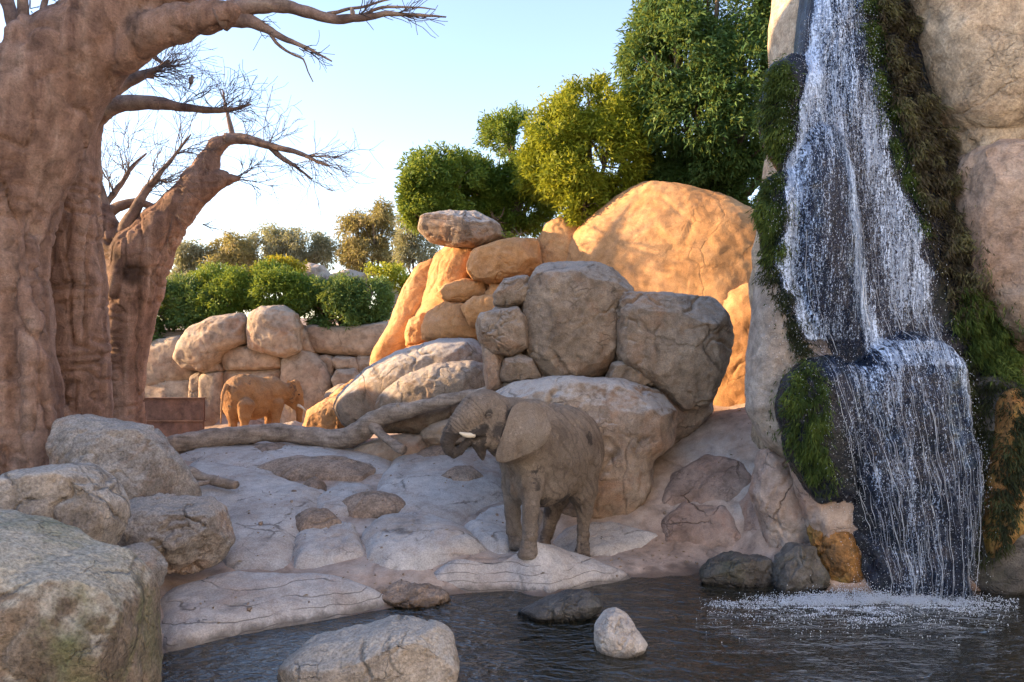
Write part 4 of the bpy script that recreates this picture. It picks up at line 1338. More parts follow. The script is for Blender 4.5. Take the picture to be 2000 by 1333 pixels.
# ------------------------------------------------------------------ baobabs
def px_chain(lst, Y=None):
    out = []
    for it in lst:
        if len(it) == 4:
            u, v, y, r = it
        else:
            u, v, r = it
            y = Y
        out.append((P(u, v, y), M_PX(r, y)))
    return out


TW = np.random.default_rng(21)


def grow_twigs(parts, p, d, L, r, depth, up=0.25):
    n = max(3, int(L / 0.12))
    pts, q, dd = [p.copy()], p.copy(), d / np.linalg.norm(d)
    for _ in range(n):
        dd = dd + TW.normal(0, 0.17, 3) + np.array([0, 0, up * 0.10])
        dd /= np.linalg.norm(dd)
        q = q + dd * (L / n)
        pts.append(q.copy())
    rad = np.linspace(r, max(r * 0.45, 0.0042), n + 1)
    V, F_ = tube_arrays(np.array(pts), rad, 4, cap=False)
    parts.add(V, F_)
    if depth > 0:
        for _ in range(TW.integers(2, 5)):
            k = TW.integers(1, n + 1)
            nd = (pts[k] - pts[k - 1])
            nd = nd / np.linalg.norm(nd) + TW.normal(0, 0.55, 3)
            grow_twigs(parts, pts[k], nd, L * TW.uniform(0.45, 0.8), r * 0.62, depth - 1, up)


def baobab(label, prims, branches, twig_roots, lo, hi, vox, k=0.18, scorch=None, folds=0.06, rings=0.015):
    f = Field(lo, hi, vox)
    for ch in prims:
        f.chain(ch, k)
    V, F_ = f.mesh()
    N = vnormals(V, F_)
    W = V.copy()
    fold = fbm(W * np.array([2.2, 2.2, 0.28]) + 0.35 * perlin(W * 0.7)[:, None], 2)
    d = folds * 0.7 * fold - folds * 1.1 * crackf(W * np.array([1.9, 1.9, 0.20]) + 0.2 * fbm(W * 1.2, 2)[:, None] + 3, 0.06)
    d -= folds * 0.5 * crackf(W * np.array([4.5, 4.5, 0.5]) + 0.25 * fbm(W * 2.2, 2)[:, None] + 23, 0.08) * np.clip(perlin(W * 0.9 + 2) * 3 + 0.4, 0, 1)
    rm = np.clip(perlin(W * np.array([0.8, 0.8, 0.7]) + 8) * 3 + 0.5, 0, 1)
    nzf = np.clip(1.6 - 2.2 * np.abs(N[:, 2]), 0, 1)
    d -= rings * nzf * rm * crackf(W * np.array([0.5, 0.5, 4.2]) + 0.35 * fbm(W * 1.4, 2)[:, None], 0.09) * 1.6
    d *= np.clip(1.0 - (V[:, 2] - 6.0) / 3.0, 0.4, 1.0)
    d += 0.012 * fbm(W * 5, 3)
    V = V + N * d[:, None]
    base = np.array([prims[0][0][0][0], prims[0][0][0][1], prims[0][0][0][2]])
    root = empty('baobab_tree', base)
    tag(root, label, 'tree', 'bare baobab trees on the left')
    sc = np.zeros(len(V))
    for (c, r) in (scorch or []):
        dd = np.linalg.norm(V - c, axis=1) / r + 0.35 * fbm(V * 2.2, 3)
        sc = np.maximum(sc, np.clip(1.6 - 1.4 * dd, 0, 1))
    mesh_obj('trunk', V, F_, BAOBAB, parent=root, loc=base, attrs={'scorch': sc})
    for br in branches:
        pts = np.array([b[0] for b in br])
        rad = np.array([b[1] for b in br])
        pts, rad = resample(pts, rad, 0.08)
        j = fbm(pts * 2.5, 2)
        pts = pts + np.stack([fbm(pts * 1.7 + 4, 2), fbm(pts * 1.7 + 9, 2), j], 1) * 0.02
        V, F_ = tube_arrays(pts, rad * (1 + 0.12 * fbm(pts * 6, 2)), 12)
        mesh_obj('branch', V, F_, LIMB, parent=root, loc=pts[0])
    tw = Parts()
    for (u, v, Y, du, dv, L, r, dep, cnt) in twig_roots:
        for _ in range(int(cnt * 1.6)):
            d = np.array([du, TW.normal(0, 0.5), -dv], float)
            d = d / np.linalg.norm(d) + TW.normal(0, 0.35, 3)
            p0 = P(u + TW.uniform(-6, 6), v + TW.uniform(-3, 3), Y)
            grow_twigs(tw, p0, d, L * TW.uniform(0.7, 1.25), r * 1.35, dep)
    if tw.n:
        o = tw.build('twigs', TWIG, root, loc=base)
        tag(o, kind='stuff')
    return root


# big trunk leaning right with the limb that crosses the sky
Y1 = 12.6
main1 = px_chain([(-20, 1000, 135), (-10, 900, 122), (-10, 780, 110), (-14, 640, 98), (-14, 500, 92), (0, 380, 97), (35, 275, 112), (75, 195, 104), (140, 118, 90), (225, 40, 78), (320, -55, 74), (420, -180, 74)], Y1)
ridge1 = px_chain([(70, 990, 12.1, 40), (78, 860, 12.1, 32), (72, 700, 12.1, 26), (50, 560, 12.2, 26), (40, 450, 12.3, 25)])
left1 = px_chain([(10, 320, 104), (-90, 225, 100), (-220, 120, 100), (-340, -40, 90)], Y1)
lob1 = px_chain([(240, 110, 12.4, 34), (290, 66, 12.3, 36), (350, 44, 12.2, 34), (410, 33, 12.1, 29), (455, 25, 12.0, 23)])
knob1 = px_chain([(40, 120, 12.0, 34), (42, 70, 12.0, 24), (44, 40, 12.0, 10)])
baobab('biggest baobab with a leaning trunk at the left edge and a limb crossing the sky', [main1, ridge1, left1, lob1, knob1],
       [px_chain([(430, 34, 12.05, 25), (470, 16, 12.0, 16), (540, 12, 11.9, 13), (600, 22, 11.8, 11.5), (650, 38, 11.8, 9.5), (700, 36, 11.7, 7.5), (760, 28, 11.6, 5), (820, 30, 11.6, 3.2), (872, 33, 11.5, 1.5)]),
        px_chain([(448, 36, 12.05, 16), (490, 42, 12.0, 13), (530, 62, 12.0, 8), (570, 82, 11.9, 5), (612, 100, 11.9, 3), (648, 120, 11.9, 1.5)]),
        px_chain([(525, 62, 12, 4), (548, 92, 12, 3), (575, 108, 12, 2.4), (592, 118, 12, 1.8), (600, 140, 12, 1.4), (610, 160, 12, 1)]),
        px_chain([(30, 60, 12.6, 16), (20, 20, 12.6, 13), (-5, -30, 12.6, 12)]),
        px_chain([(44, 50, 12.2, 12), (45, 10, 12.2, 10), (46, -40, 12.2, 9)]),
        px_chain([(80, 45, 12.8, 8), (84, 15, 12.8, 6), (92, -20, 12.8, 5)]),
        px_chain([(640, 28, 11.8, 4), (680, 20, 11.75, 3), (720, 10, 11.7, 2.5), (770, -4, 11.7, 1.5)]),
        px_chain([(700, 34, 11.7, 3.5), (740, 18, 11.7, 3), (800, 14, 11.7, 2), (850, 20, 11.7, 1)])],
       [(700, 32, 11.7, 1, -0.4, 0.5, 0.008, 1, 5), (780, 28, 11.6, 1, 0.2, 0.45, 0.007, 1, 6), (590, 95, 11.9, 1, 0.6, 0.4, 0.006, 1, 4), (120, 20, 12.8, 0.5, -0.6, 0.5, 0.006, 2, 4), (60, 20, 12.6, -0.2, -1, 0.5, 0.006, 1, 3), (500, 45, 12, 0.6, 0.7, 0.4, 0.006, 1, 2)],
       (-14.2, 10.9, -0.2), (-3.9, 14.4, 11.6), 0.055, k=0.12, folds=0.11, rings=0.03, scorch=[(P(285, 55, 12.2), 0.3), (P(100, 880, 12.2), 0.0001)])

# second trunk right behind
Y2 = 15.0
m2 = px_chain([(150, 900, 66), (150, 800, 60), (150, 690, 57), (146, 560, 57), (138, 440, 54), (132, 340, 52), (140, 270, 44), (170, 225, 30), (200, 212, 22)], Y2)
m2b = px_chain([(196, 850, 15.3, 20), (194, 700, 15.3, 16), (186, 560, 15.3, 17), (178, 450, 15.3, 17), (180, 340, 15.3, 16), (182, 250, 15.3, 15), (195, 195, 15.3, 16)])
baobab('slender baobab with ringed bark right behind the biggest one', [m2, m2b],
       [px_chain([(190, 216, 15.0, 21), (230, 205, 14.9, 17), (285, 200, 14.8, 14), (350, 208, 14.7, 9), (410, 216, 14.7, 6.5), (455, 214, 14.6, 4), (490, 205, 14.6, 2)]),
        px_chain([(190, 200, 15.3, 17), (225, 172, 15.3, 15), (265, 152, 15.3, 11), (300, 138, 15.3, 6), (330, 118, 15.3, 3)]),
        px_chain([(210, 150, 15.6, 7), (250, 145, 15.6, 6), (300, 150, 15.6, 5)]),
        px_chain([(270, 90, 15.5, 6), (295, 108, 15.5, 5), (318, 125, 15.5, 3)])],
       [(300, 138, 15.3, 1, -0.35, 0.75, 0.0075, 2, 9), (280, 145, 15.4, 1, 0.3, 0.7, 0.007, 2, 7), (420, 214, 14.7, 1, -0.5, 0.8, 0.0075, 2, 6), (350, 205, 14.7, 0.8, -0.8, 0.7, 0.007, 2, 4), (230, 150, 15.5, 0.6, -0.7, 0.6, 0.007, 2, 5), (450, 214, 14.6, 1, 0.1, 0.6, 0.006, 1, 4)],
       (-9.9, 13.8, 0.3), (-7.4, 16.3, 9.2), 0.045, k=0.12, folds=0.075, rings=0.06)

# third, forking to the right
Y3 = 18.6
m3 = px_chain([(242, 900, 46), (240, 820, 40), (240, 740, 40), (246, 640, 48), (256, 560, 58), (276, 500, 56), (312, 448, 42), (350, 405, 34), (382, 362, 30), (404, 322, 21), (424, 284, 14), (450, 272, 11)], Y3)
m3s = px_chain([(372, 385, 26), (408, 360, 20), (436, 350, 15), (466, 349, 5)], Y3)
m3l = px_chain([(250, 540, 40), (222, 480, 26), (208, 440, 20), (203, 410, 14)], Y3)
baobab('third baobab forking to the right in front of the bushes', [m3, m3s, m3l],
       [px_chain([(440, 273, 18.6, 12), (470, 272, 18.6, 11), (510, 280, 18.5, 8), (550, 290, 18.4, 6), (590, 302, 18.4, 4.5), (640, 325, 18.3, 2)]),
        px_chain([(525, 284, 18.5, 6), (550, 308, 18.5, 5), (580, 328, 18.5, 3), (610, 350, 18.5, 1.5)]),
        px_chain([(454, 268, 18.6, 6), (448, 240, 18.6, 4.5), (442, 212, 18.6, 3), (434, 175, 18.6, 1.5)]),
        px_chain([(238, 460, 18.5, 15), (262, 415, 18.4, 11), (285, 375, 18.4, 8), (315, 335, 18.3, 5), (345, 300, 18.3, 3), (372, 262, 18.3, 1.5)]),
        px_chain([(205, 420, 18.7, 12), (235, 402, 18.7, 10), (270, 396, 18.7, 8), (300, 405, 18.7, 6), (318, 412, 18.7, 4)]),
        px_chain([(206, 410, 18.8, 10), (200, 380, 18.8, 8), (190, 350, 18.8, 6)]),
        px_chain([(210, 395, 18.9, 6), (235, 362, 18.9, 5), (260, 325, 18.9, 3), (285, 300, 18.9, 1.6)])],
       [(600, 306, 18.4, 1, 0.3, 0.9, 0.009, 2, 7), (570, 320, 18.5, 0.8, 0.7, 0.8, 0.008, 1, 5), (520, 282, 18.5, 0.5, -0.8, 0.8, 0.008, 2, 4), (345, 300, 18.3, 0.8, -0.9, 1.0, 0.009, 2, 7), (285, 375, 18.4, 0.6, -0.7, 1.0, 0.009, 2, 6),
        (300, 350, 18.3, 1, 0.2, 1.0, 0.008, 2, 6), (250, 340, 18.9, 0.1, -1, 1.1, 0.009, 2, 6), (220, 380, 18.8, -0.2, -1, 1.0, 0.009, 2, 5), (466, 349, 18.6, 1, -0.2, 0.9, 0.009, 2, 5), (440, 215, 18.6, 0.3, -1, 0.8, 0.008, 1, 3), (400, 440, 18.6, 1, 0.0, 0.35, 0.007, 1, 4), (480, 275, 18.5, 0.4, -0.9, 0.7, 0.008, 1, 3)],
       (-11.2, 17.4, 0.3), (-6.4, 19.8, 9.4), 0.045, k=0.14, folds=0.075, rings=0.045, scorch=[(P(228, 500, 18.2), 0.55), (P(262, 530, 18.0), 0.35)])

# ------------------------------------------------------------------ driftwood
def log_part(name, lst, parent, step=0.05, sides=20, seed=0):
    ch = px_chain(lst)
    pts, rad = resample(np.array([c[0] for c in ch]), np.array([c[1] for c in ch]), step)
    V, F_ = tube_arrays(pts, rad, sides)
    N = vnormals(V, F_)
    V = V + N * (0.035 * fbm(V * 2.2 + seed, 3) + 0.012 * (ridged(V * np.array([2.0, 9, 9]), 2) - 1))[:, None]
    return mesh_obj(name, V, F_, DRIFT, parent=parent, loc=pts[0])


lg = empty('driftwood_log', P(335, 884, 16.8))
tag(lg, 'long crooked driftwood log lying across the slabs behind the near elephant', 'log')
log_part('stem', [(333, 868, 16.9, 15), (345, 866, 16.9, 18), (420, 856, 17.2, 19), (520, 846, 17.4, 18), (600, 851, 17.2, 18), (660, 858, 16.9, 20), (705, 842, 16.7, 22), (745, 815, 16.5, 20), (800, 800, 16.2, 16), (860, 786, 15.9, 13), (920, 773, 15.6, 12), (960, 764, 15.3, 12), (1005, 752, 14.9, 10), (1045, 747, 14.7, 7), (1064, 738, 14.6, 5)], lg)
log_part('branch_stub', [(728, 830, 16.5, 12), (745, 848, 16.2, 10), (768, 868, 15.9, 9), (788, 879, 15.7, 9)], lg, seed=4)
log_part('branch_stub', [(788, 806, 16.3, 8), (780, 796, 16.2, 5), (775, 790, 16.1, 3)], lg, seed=7, sides=10)
g0 = on_ground(400, 945)
l2 = empty('fallen_branch', g0)
tag(l2, 'short cut branch lying on the pale slab beside the speckled boulder', 'branch')
Yl = g0[1] - 1.0
log_part('stem', [(346, 912, Yl + 0.2, 9), (370, 920, Yl + 0.1, 10), (400, 934, Yl, 10), (435, 943, Yl - 0.1, 10), (463, 949, Yl - 0.2, 9)], l2, seed=9)
log_part('branch_stub', [(415, 936, Yl - 0.05, 6), (400, 944, Yl - 0.2, 5), (386, 945, Yl - 0.3, 4)], l2, seed=11, sides=10)

# ------------------------------------------------------------------ rusty wall, concrete wall
RUST = rock_mat('rusty_steel', (0.085, 0.045, 0.035), (0.14, 0.078, 0.058), (0.19, 0.11, 0.08), stain=(0.20, 0.095, 0.055), stain_amt=0.6, speck=0.3, bump=0.2, crack=0.0, streak=(0.09, 0.06, 0.055), streak_amt=0.6, rough=0.75)
CONC = rock_mat('concrete', (0.33, 0.32, 0.31), (0.42, 0.41, 0.40), (0.48, 0.47, 0.46), speck=0.2, bump=0.2, crack=0.1)


def box_arrays(lo, hi, bev=0.012):
    lo, hi = np.array(lo, float), np.array(hi, float)
    vs_ = []
    for ax in range(3):
        for s in (0, 1):
            o1, o2 = (ax + 1) % 3, (ax + 2) % 3
            for a, b in ((0, 0), (1, 0), (1, 1), (0, 1)):
                p = np.zeros(3)
                p[ax] = hi[ax] if s else lo[ax]
                p[o1] = (hi[o1] - bev) if a else (lo[o1] + bev)
                p[o2] = (hi[o2] - bev) if b else (lo[o2] + bev)
                vs_.append(p)
    V = np.array(vs_)
    import itertools
    faces = []
    idx = {}
    for ax in range(3):
        for s in (0, 1):
            b = (ax * 2 + s) * 4
            q = [b, b + 1, b + 2, b + 3]
            faces.append(q if s else q[::-1])
            for k, (a, c) in enumerate(((0, 0), (1, 0), (1, 1), (0, 1))):
                corner = [0, 0, 0]
                corner[ax] = s
                corner[(ax + 1) % 3] = a
                corner[(ax + 2) % 3] = c
                idx[(tuple(corner), ax)] = b + k
    for ax in range(3):                      # bevel strips along each axis
        o1, o2 = (ax + 1) % 3, (ax + 2) % 3
        for a in (0, 1):
            for c in (0, 1):
                k0, k1 = [0, 0, 0], [0, 0, 0]
                k0[o1] = k1[o1] = a
                k0[o2] = k1[o2] = c
                k1[ax] = 1
                q = [idx[(tuple(k0), o1)], idx[(tuple(k1), o1)], idx[(tuple(k1), o2)], idx[(tuple(k0), o2)]]
                faces.append(q if (a == c) else q[::-1])
    tri = []
    for c in itertools.product((0, 1), repeat=3):
        tri.append([idx[(c, 0)], idx[(c, 1)], idx[(c, 2)]])
    return V, faces + tri


def box(name, lo, hi, mat, parent=None, bev=0.012, label=None, cat=None):
    V, F_ = box_arrays(lo, hi, bev)
    loc = np.array([(lo[0] + hi[0]) / 2, (lo[1] + hi[1]) / 2, lo[2]])
    o = mesh_obj(name, V, F_, mat, parent=parent, loc=loc, smooth=False)
    if parent is None:
        tag(o, label, cat)
    return o


Yr = 27.6
x0, x1 = P(262, 800, Yr)[0], P(397, 800, Yr)[0]
zs = [P(300, v, Yr)[2] for v in (870, 822, 779)]
rw_ = empty('rusty_barrier', ((x0 + x1) / 2, Yr, zs[0]))
tag(rw_, 'low rust-brown steel barrier between the third baobab and the back wall', 'barrier')
box('panel', (x0, Yr, zs[0] - 0.1), (x1, Yr + 0.12, zs[1] - 0.04), RUST, rw_)
box('panel', (x0, Yr + 0.06, zs[1] + 0.003), (x1, Yr + 0.18, zs[2]), RUST, rw_)
box('ledge', (x0 - 0.02, Yr - 0.07, zs[1] - 0.037), (x1 + 0.02, Yr + 0.2, zs[1]), RUST, rw_)
box('ledge', (x0 - 0.02, Yr - 0.03, zs[2] + 0.003), (x1 + 0.02, Yr + 0.22, zs[2] + 0.035), RUST, rw_)
Yc = 34.0
a, b = P(738, 600, Yc), P(800, 562, Yc)
box('concrete_wall', (a[0], Yc, 3.5), (b[0], Yc + 0.4, b[2]), CONC, None, 0.02, 'short grey concrete wall end beside the hedge and the orange ridge', 'wall')
# ------------------------------------------------------------------ shrubs and trees
LG = leaf_mat('leaf_green', (0.05, 0.115, 0.02), (0.125, 0.225, 0.034), (0.25, 0.34, 0.05), 0.45)
LD = leaf_mat('leaf_dark_green', (0.038, 0.1, 0.032), (0.09, 0.185, 0.055), (0.17, 0.27, 0.07), 0.4)
LY = leaf_mat('leaf_yellow_green', (0.13, 0.19, 0.02), (0.3, 0.36, 0.03), (0.5, 0.5, 0.05), 0.5)
LYY = leaf_mat('leaf_yellow', (0.22, 0.2, 0.016), (0.42, 0.34, 0.02), (0.58, 0.45, 0.03), 0.5)
LE = leaf_mat('leaf_eucalyptus', (0.18, 0.18, 0.12), (0.32, 0.31, 0.21), (0.44, 0.41, 0.28), 0.5)
LE2 = leaf_mat('leaf_eucalyptus_gold', (0.2, 0.165, 0.08), (0.36, 0.28, 0.12), (0.48, 0.39, 0.18), 0.5)
TR = np.random.default_rng(77)


def crown(blobs, n_cl, per, ln, wd, rnd_bias=0.5, droop=0.0, hole=-0.22, freq=1.1, spread=0.85, shell=0.45):
    """blobs: (u, v, Y, ru_px, rv_px, ry_m) ellipsoids; returns leaf arrays"""
    B = []
    for u, v, Y, ru, rv, ry in blobs:
        B.append((P(u, v, Y), np.array([M_PX(ru, Y), ry, M_PX(rv, Y)])))
    wts = np.array([(r[0] * r[1] * r[2]) ** (2 / 3) for _, r in B])
    wts /= wts.sum()
    which = TR.choice(len(B), size=n_cl * 2, p=wts)
    C = np.array([b[0] for b in B])[which]
    R_ = np.array([b[1] for b in B])[which]
    d = TR.normal(size=(len(which), 3))
    d /= np.linalg.norm(d, axis=1)[:, None]
    rad = shell + (1 - shell) * TR.random(len(which)) ** 0.6
    bump_ = 1 + 0.22 * fbm(C * 0.3 + d * 2.2, 3)
    p = C + d * R_ * (rad * bump_)[:, None]
    ok = (perlin(p * freq) > hole) & (perlin(p * freq * 2.7 + 9) > -0.45)
    p, d = p[ok][:n_cl], d[ok][:n_cl]
    ax = d + np.array([0, 0, 0.35 - droop]) + TR.normal(0, 0.25, d.shape)
    ax /= np.linalg.norm(ax, axis=1)[:, None]
    n = len(p) * per
    base = np.repeat(p, per, 0) + TR.normal(0, ln * 0.45, (n, 3))
    dirs = np.repeat(ax, per, 0) + TR.normal(0, spread, (n, 3)) + np.array([0, 0, -droop])
    dirs /= np.linalg.norm(dirs, axis=1)[:, None]
    cl_r = np.repeat(np.clip(rnd_bias + 0.3 * perlin(p * 1.3 + 20) + TR.normal(0, 0.10, len(p)), 0, 1), per)
    rn = np.clip(cl_r + TR.normal(0, 0.14, n), 0, 1)
    return base, dirs, ln * TR.uniform(0.7, 1.25, n), wd * TR.uniform(0.8, 1.2, n), rn


def plant(name, label, cat, group, blobs, n_cl, per, ln, wd, mat, base_uvY, trunk_r=0.08, limbs=True, **kw):
    root_p = np.asarray(base_uvY, float)
    root = empty(name, root_p)
    tag(root, label, cat, group)
    b, d, l, w, rn = crown(blobs, n_cl, per, ln, wd, **kw)
    leaves_mesh('crown', b, d, l, w, rn, mat, parent=root, loc=root_p)
    tp = Parts()
    for k, (u, v, Y, ru, rv, ry) in enumerate(blobs):
        c = P(u, v, Y)
        mid = root_p * 0.55 + c * 0.45 + TR.normal(0, 0.12, 3)
        top = c + np.array([0, 0, M_PX(rv, Y) * 0.5])
        pts, rad = resample(np.array([root_p + TR.normal(0, 0.05, 3) * (1, 1, 0), mid, c, top]), np.array([trunk_r, trunk_r * 0.7, trunk_r * 0.45, trunk_r * 0.15]), 0.15)
        V, F_ = tube_arrays(pts + 0.04 * np.stack([fbm(pts * 1.5 + k, 2), fbm(pts * 1.5 + 5 + k, 2), 0 * pts[:, 0]], 1), rad, 7)
        tp.add(V, F_)
        for _ in range(5):
            q = c + np.clip(TR.normal(0, 0.45, 3), -0.7, 0.7) * np.array([M_PX(ru, Y), ry, M_PX(rv, Y)])
            pts, rad = resample(np.array([mid * 0.5 + c * 0.5, (mid + c + 2 * q) / 4 + TR.normal(0, 0.06, 3), q]), np.array([trunk_r * 0.4, trunk_r * 0.28, trunk_r * 0.1]), 0.15)
            V, F_ = tube_arrays(pts, rad, 5)
            tp.add(V, F_)
    tp.build('trunk', BARK, root, loc=root_p)
    return root


GT = 'leafy bushes and trees on top of the outcrop'
plant('bush', 'round green bush overhanging the capstone of the outcrop', 'bush', GT,
      [(850, 358, 20.8, 66, 66, 0.9), (822, 385, 20.6, 42, 46, 0.6), (895, 352, 21, 44, 56, 0.8), (812, 420, 20.5, 24, 24, 0.4), (880, 400, 20.9, 50, 34, 0.7)], 2100, 11, 0.15, 0.022, LG, P(870, 430, 21.0), rnd_bias=0.5)
plant('tree', 'taller green bush rising right of the round one', 'tree', GT,
      [(992, 270, 22.6, 56, 54, 1.0), (975, 345, 22.4, 64, 66, 1.0), (1020, 400, 22.2, 74, 62, 1.0), (960, 415, 21.8, 46, 40, 0.8), (1045, 330, 22.6, 50, 70, 0.9), (1070, 290, 22.6, 60, 60, 0.9), (930, 370, 22.0, 50, 60, 0.8)], 4300, 11, 0.16, 0.022, LG, P(1000, 475, 22), rnd_bias=0.42, trunk_r=0.1)
plant('tree', 'bright yellow-green sunlit tree behind the upright slab', 'tree', GT,
      [(1150, 215, 20.4, 70, 54, 1.0), (1088, 262, 20.1, 60, 64, 0.8), (1190, 285, 20.3, 84, 76, 1.0), (1120, 340, 19.9, 68, 60, 0.8), (1140, 400, 19.8, 46, 40, 0.6), (1240, 240, 20.6, 60, 60, 1.0), (1058, 330, 20.6, 46, 56, 0.7), (1195, 360, 20.6, 60, 46, 0.7)], 5200, 11, 0.17, 0.022, LY, P(1150, 450, 20.6), rnd_bias=0.5, trunk_r=0.1)
plant('tree', 'largest dark green tree at the top right left of the waterfall', 'tree', GT,
      [(1400, 20, 20.4, 150, 90, 1.9), (1320, 120, 20.2, 110, 100, 1.6), (1450, 150, 20, 110, 110, 1.6), (1360, 230, 20, 110, 90, 1.5), (1450, 270, 19.8, 80, 60, 1.3), (1300, 40, 20.6, 60, 70, 1.3), (1255, 130, 20.6, 46, 60, 1.0), (1530, 60, 20, 60, 110, 1.3), (1480, 350, 20.4, 50, 50, 0.9), (1390, 310, 20.4, 90, 50, 1.1), (1270, 200, 20.5, 60, 60, 1.0)], 7200, 10, 0.19, 0.024, LD, P(1400, 470, 21.4), rnd_bias=0.45, trunk_r=0.14, droop=0.2)
plant('bush', 'sparse green bush in the gap between the dome boulder and the moss', 'bush', GT,
      [(1330, 365, 21.2, 80, 50, 0.8), (1425, 375, 21, 70, 60, 0.8), (1250, 350, 21.2, 70, 56, 0.8), (1490, 400, 20.6, 46, 66, 0.8)], 3300, 10, 0.16, 0.02, LD, P(1370, 450, 21.4), rnd_bias=0.6)
plant('shrub', 'small bright green shrub growing out above the slanted orange block', 'shrub', GT,
      [(1018, 456, 19.3, 32, 18, 0.35)], 260, 11, 0.11, 0.018, LG, P(1018, 476, 19.4), rnd_bias=0.75, trunk_r=0.03)
GH = 'bushes of the hedge above the back wall'
plant('bush', 'dark blue-green bush at the left end of the hedge beside the third baobab', 'bush', GH,
      [(300, 600, 30.4, 48, 50, 1.2), (360, 590, 30.6, 60, 48, 1.2), (400, 615, 30.4, 40, 40, 1.0), (290, 650, 30, 30, 26, 0.7)], 2200, 9, 0.19, 0.026, LD, P(340, 660, 30.8), rnd_bias=0.4)
plant('bush', 'fresh green feathery bush of the hedge above the egg-shaped boulder', 'bush', GH,
      [(430, 588, 30.2, 48, 34, 1.0), (470, 565, 30.6, 46, 40, 1.0), (420, 550, 31.4, 46, 30, 0.9)], 1500, 9, 0.18, 0.026, LG, P(440, 630, 30.6), rnd_bias=0.65)
plant('bush', 'dense mid-green bush of the hedge behind the upright boulder', 'bush', GH,
      [(540, 570, 30.4, 66, 46, 1.2), (600, 580, 30.4, 50, 40, 1.1), (530, 540, 31.2, 42, 28, 1.0)], 2300, 9, 0.18, 0.026, LG, P(560, 630, 30.8), rnd_bias=0.48)
plant('bush', 'dark green bush at the right end of the hedge hanging over the wall', 'bush', GH,
      [(660, 584, 30.0, 60, 44, 1.2), (720, 588, 30.2, 50, 46, 1.1), (665, 618, 29.4, 44, 26, 0.7), (620, 600, 30.2, 40, 40, 0.9)], 2600, 9, 0.18, 0.026, LD, P(670, 640, 30.6), rnd_bias=0.5)
plant('bush', 'bright yellow bush catching the sun above the hedge', 'bush', GH,
      [(556, 522, 31.6, 40, 16, 0.6), (520, 530, 31.6, 24, 12, 0.5)], 420, 9, 0.18, 0.026, LYY, P(550, 560, 31.8), rnd_bias=0.6, trunk_r=0.04)
plant('bush', 'loose yellow-green bush above the concrete wall end', 'bush', GH,
      [(760, 540, 33.2, 36, 22, 0.7), (725, 535, 33.0, 20, 14, 0.5), (792, 560, 33, 10, 22, 0.4)], 300, 8, 0.19, 0.03, LY, P(760, 580, 33.4), rnd_bias=0.75, trunk_r=0.04)
GE = 'feathery trees far behind the hedge'
for lb, blobs, ncl, m, bs in [
    ('pale feathery tree nearest the third baobab behind the hedge', [(372, 500, 44, 30, 30, 1.6), (400, 510, 44, 22, 30, 1.4), (350, 540, 43, 26, 24, 1.2)], 1100, LE, (370, 600, 44)),
    ('golden feathery tree behind the fresh green bush', [(450, 490, 44, 36, 34, 1.6), (430, 530, 43, 30, 30, 1.4), (480, 520, 44, 30, 34, 1.4)], 1200, LE2, (450, 600, 44)),
    ('widest grey-green feathery tree in the middle of the background', [(530, 475, 46, 50, 32, 2), (590, 478, 46, 46, 34, 2), (560, 505, 46, 60, 30, 2), (630, 495, 46, 26, 34, 1.4), (500, 510, 46, 34, 34, 1.6)], 2300, LE, (560, 600, 46)),
    ('tallest golden-brown feathery tree behind the pale boulder', [(690, 460, 45, 36, 46, 1.6), (740, 450, 45, 34, 42, 1.6), (710, 500, 45, 46, 36, 1.8), (765, 490, 45, 28, 40, 1.4), (695, 425, 45, 18, 24, 0.9), (750, 415, 45, 14, 24, 0.8)], 2300, LE2, (715, 600, 45)),
    ('thin grey tree showing under the round bush beside the capstone', [(800, 450, 42, 26, 40, 1.2), (830, 490, 42, 26, 34, 1.2), (790, 500, 42, 18, 34, 1.0)], 700, LE, (810, 600, 42)),
]:
    plant('tree', lb, 'tree', GE, blobs, ncl, 8, 0.24, 0.03, m, P(*bs), rnd_bias=0.5, trunk_r=0.10, droop=0.5, hole=-0.02, freq=0.9, shell=0.25)
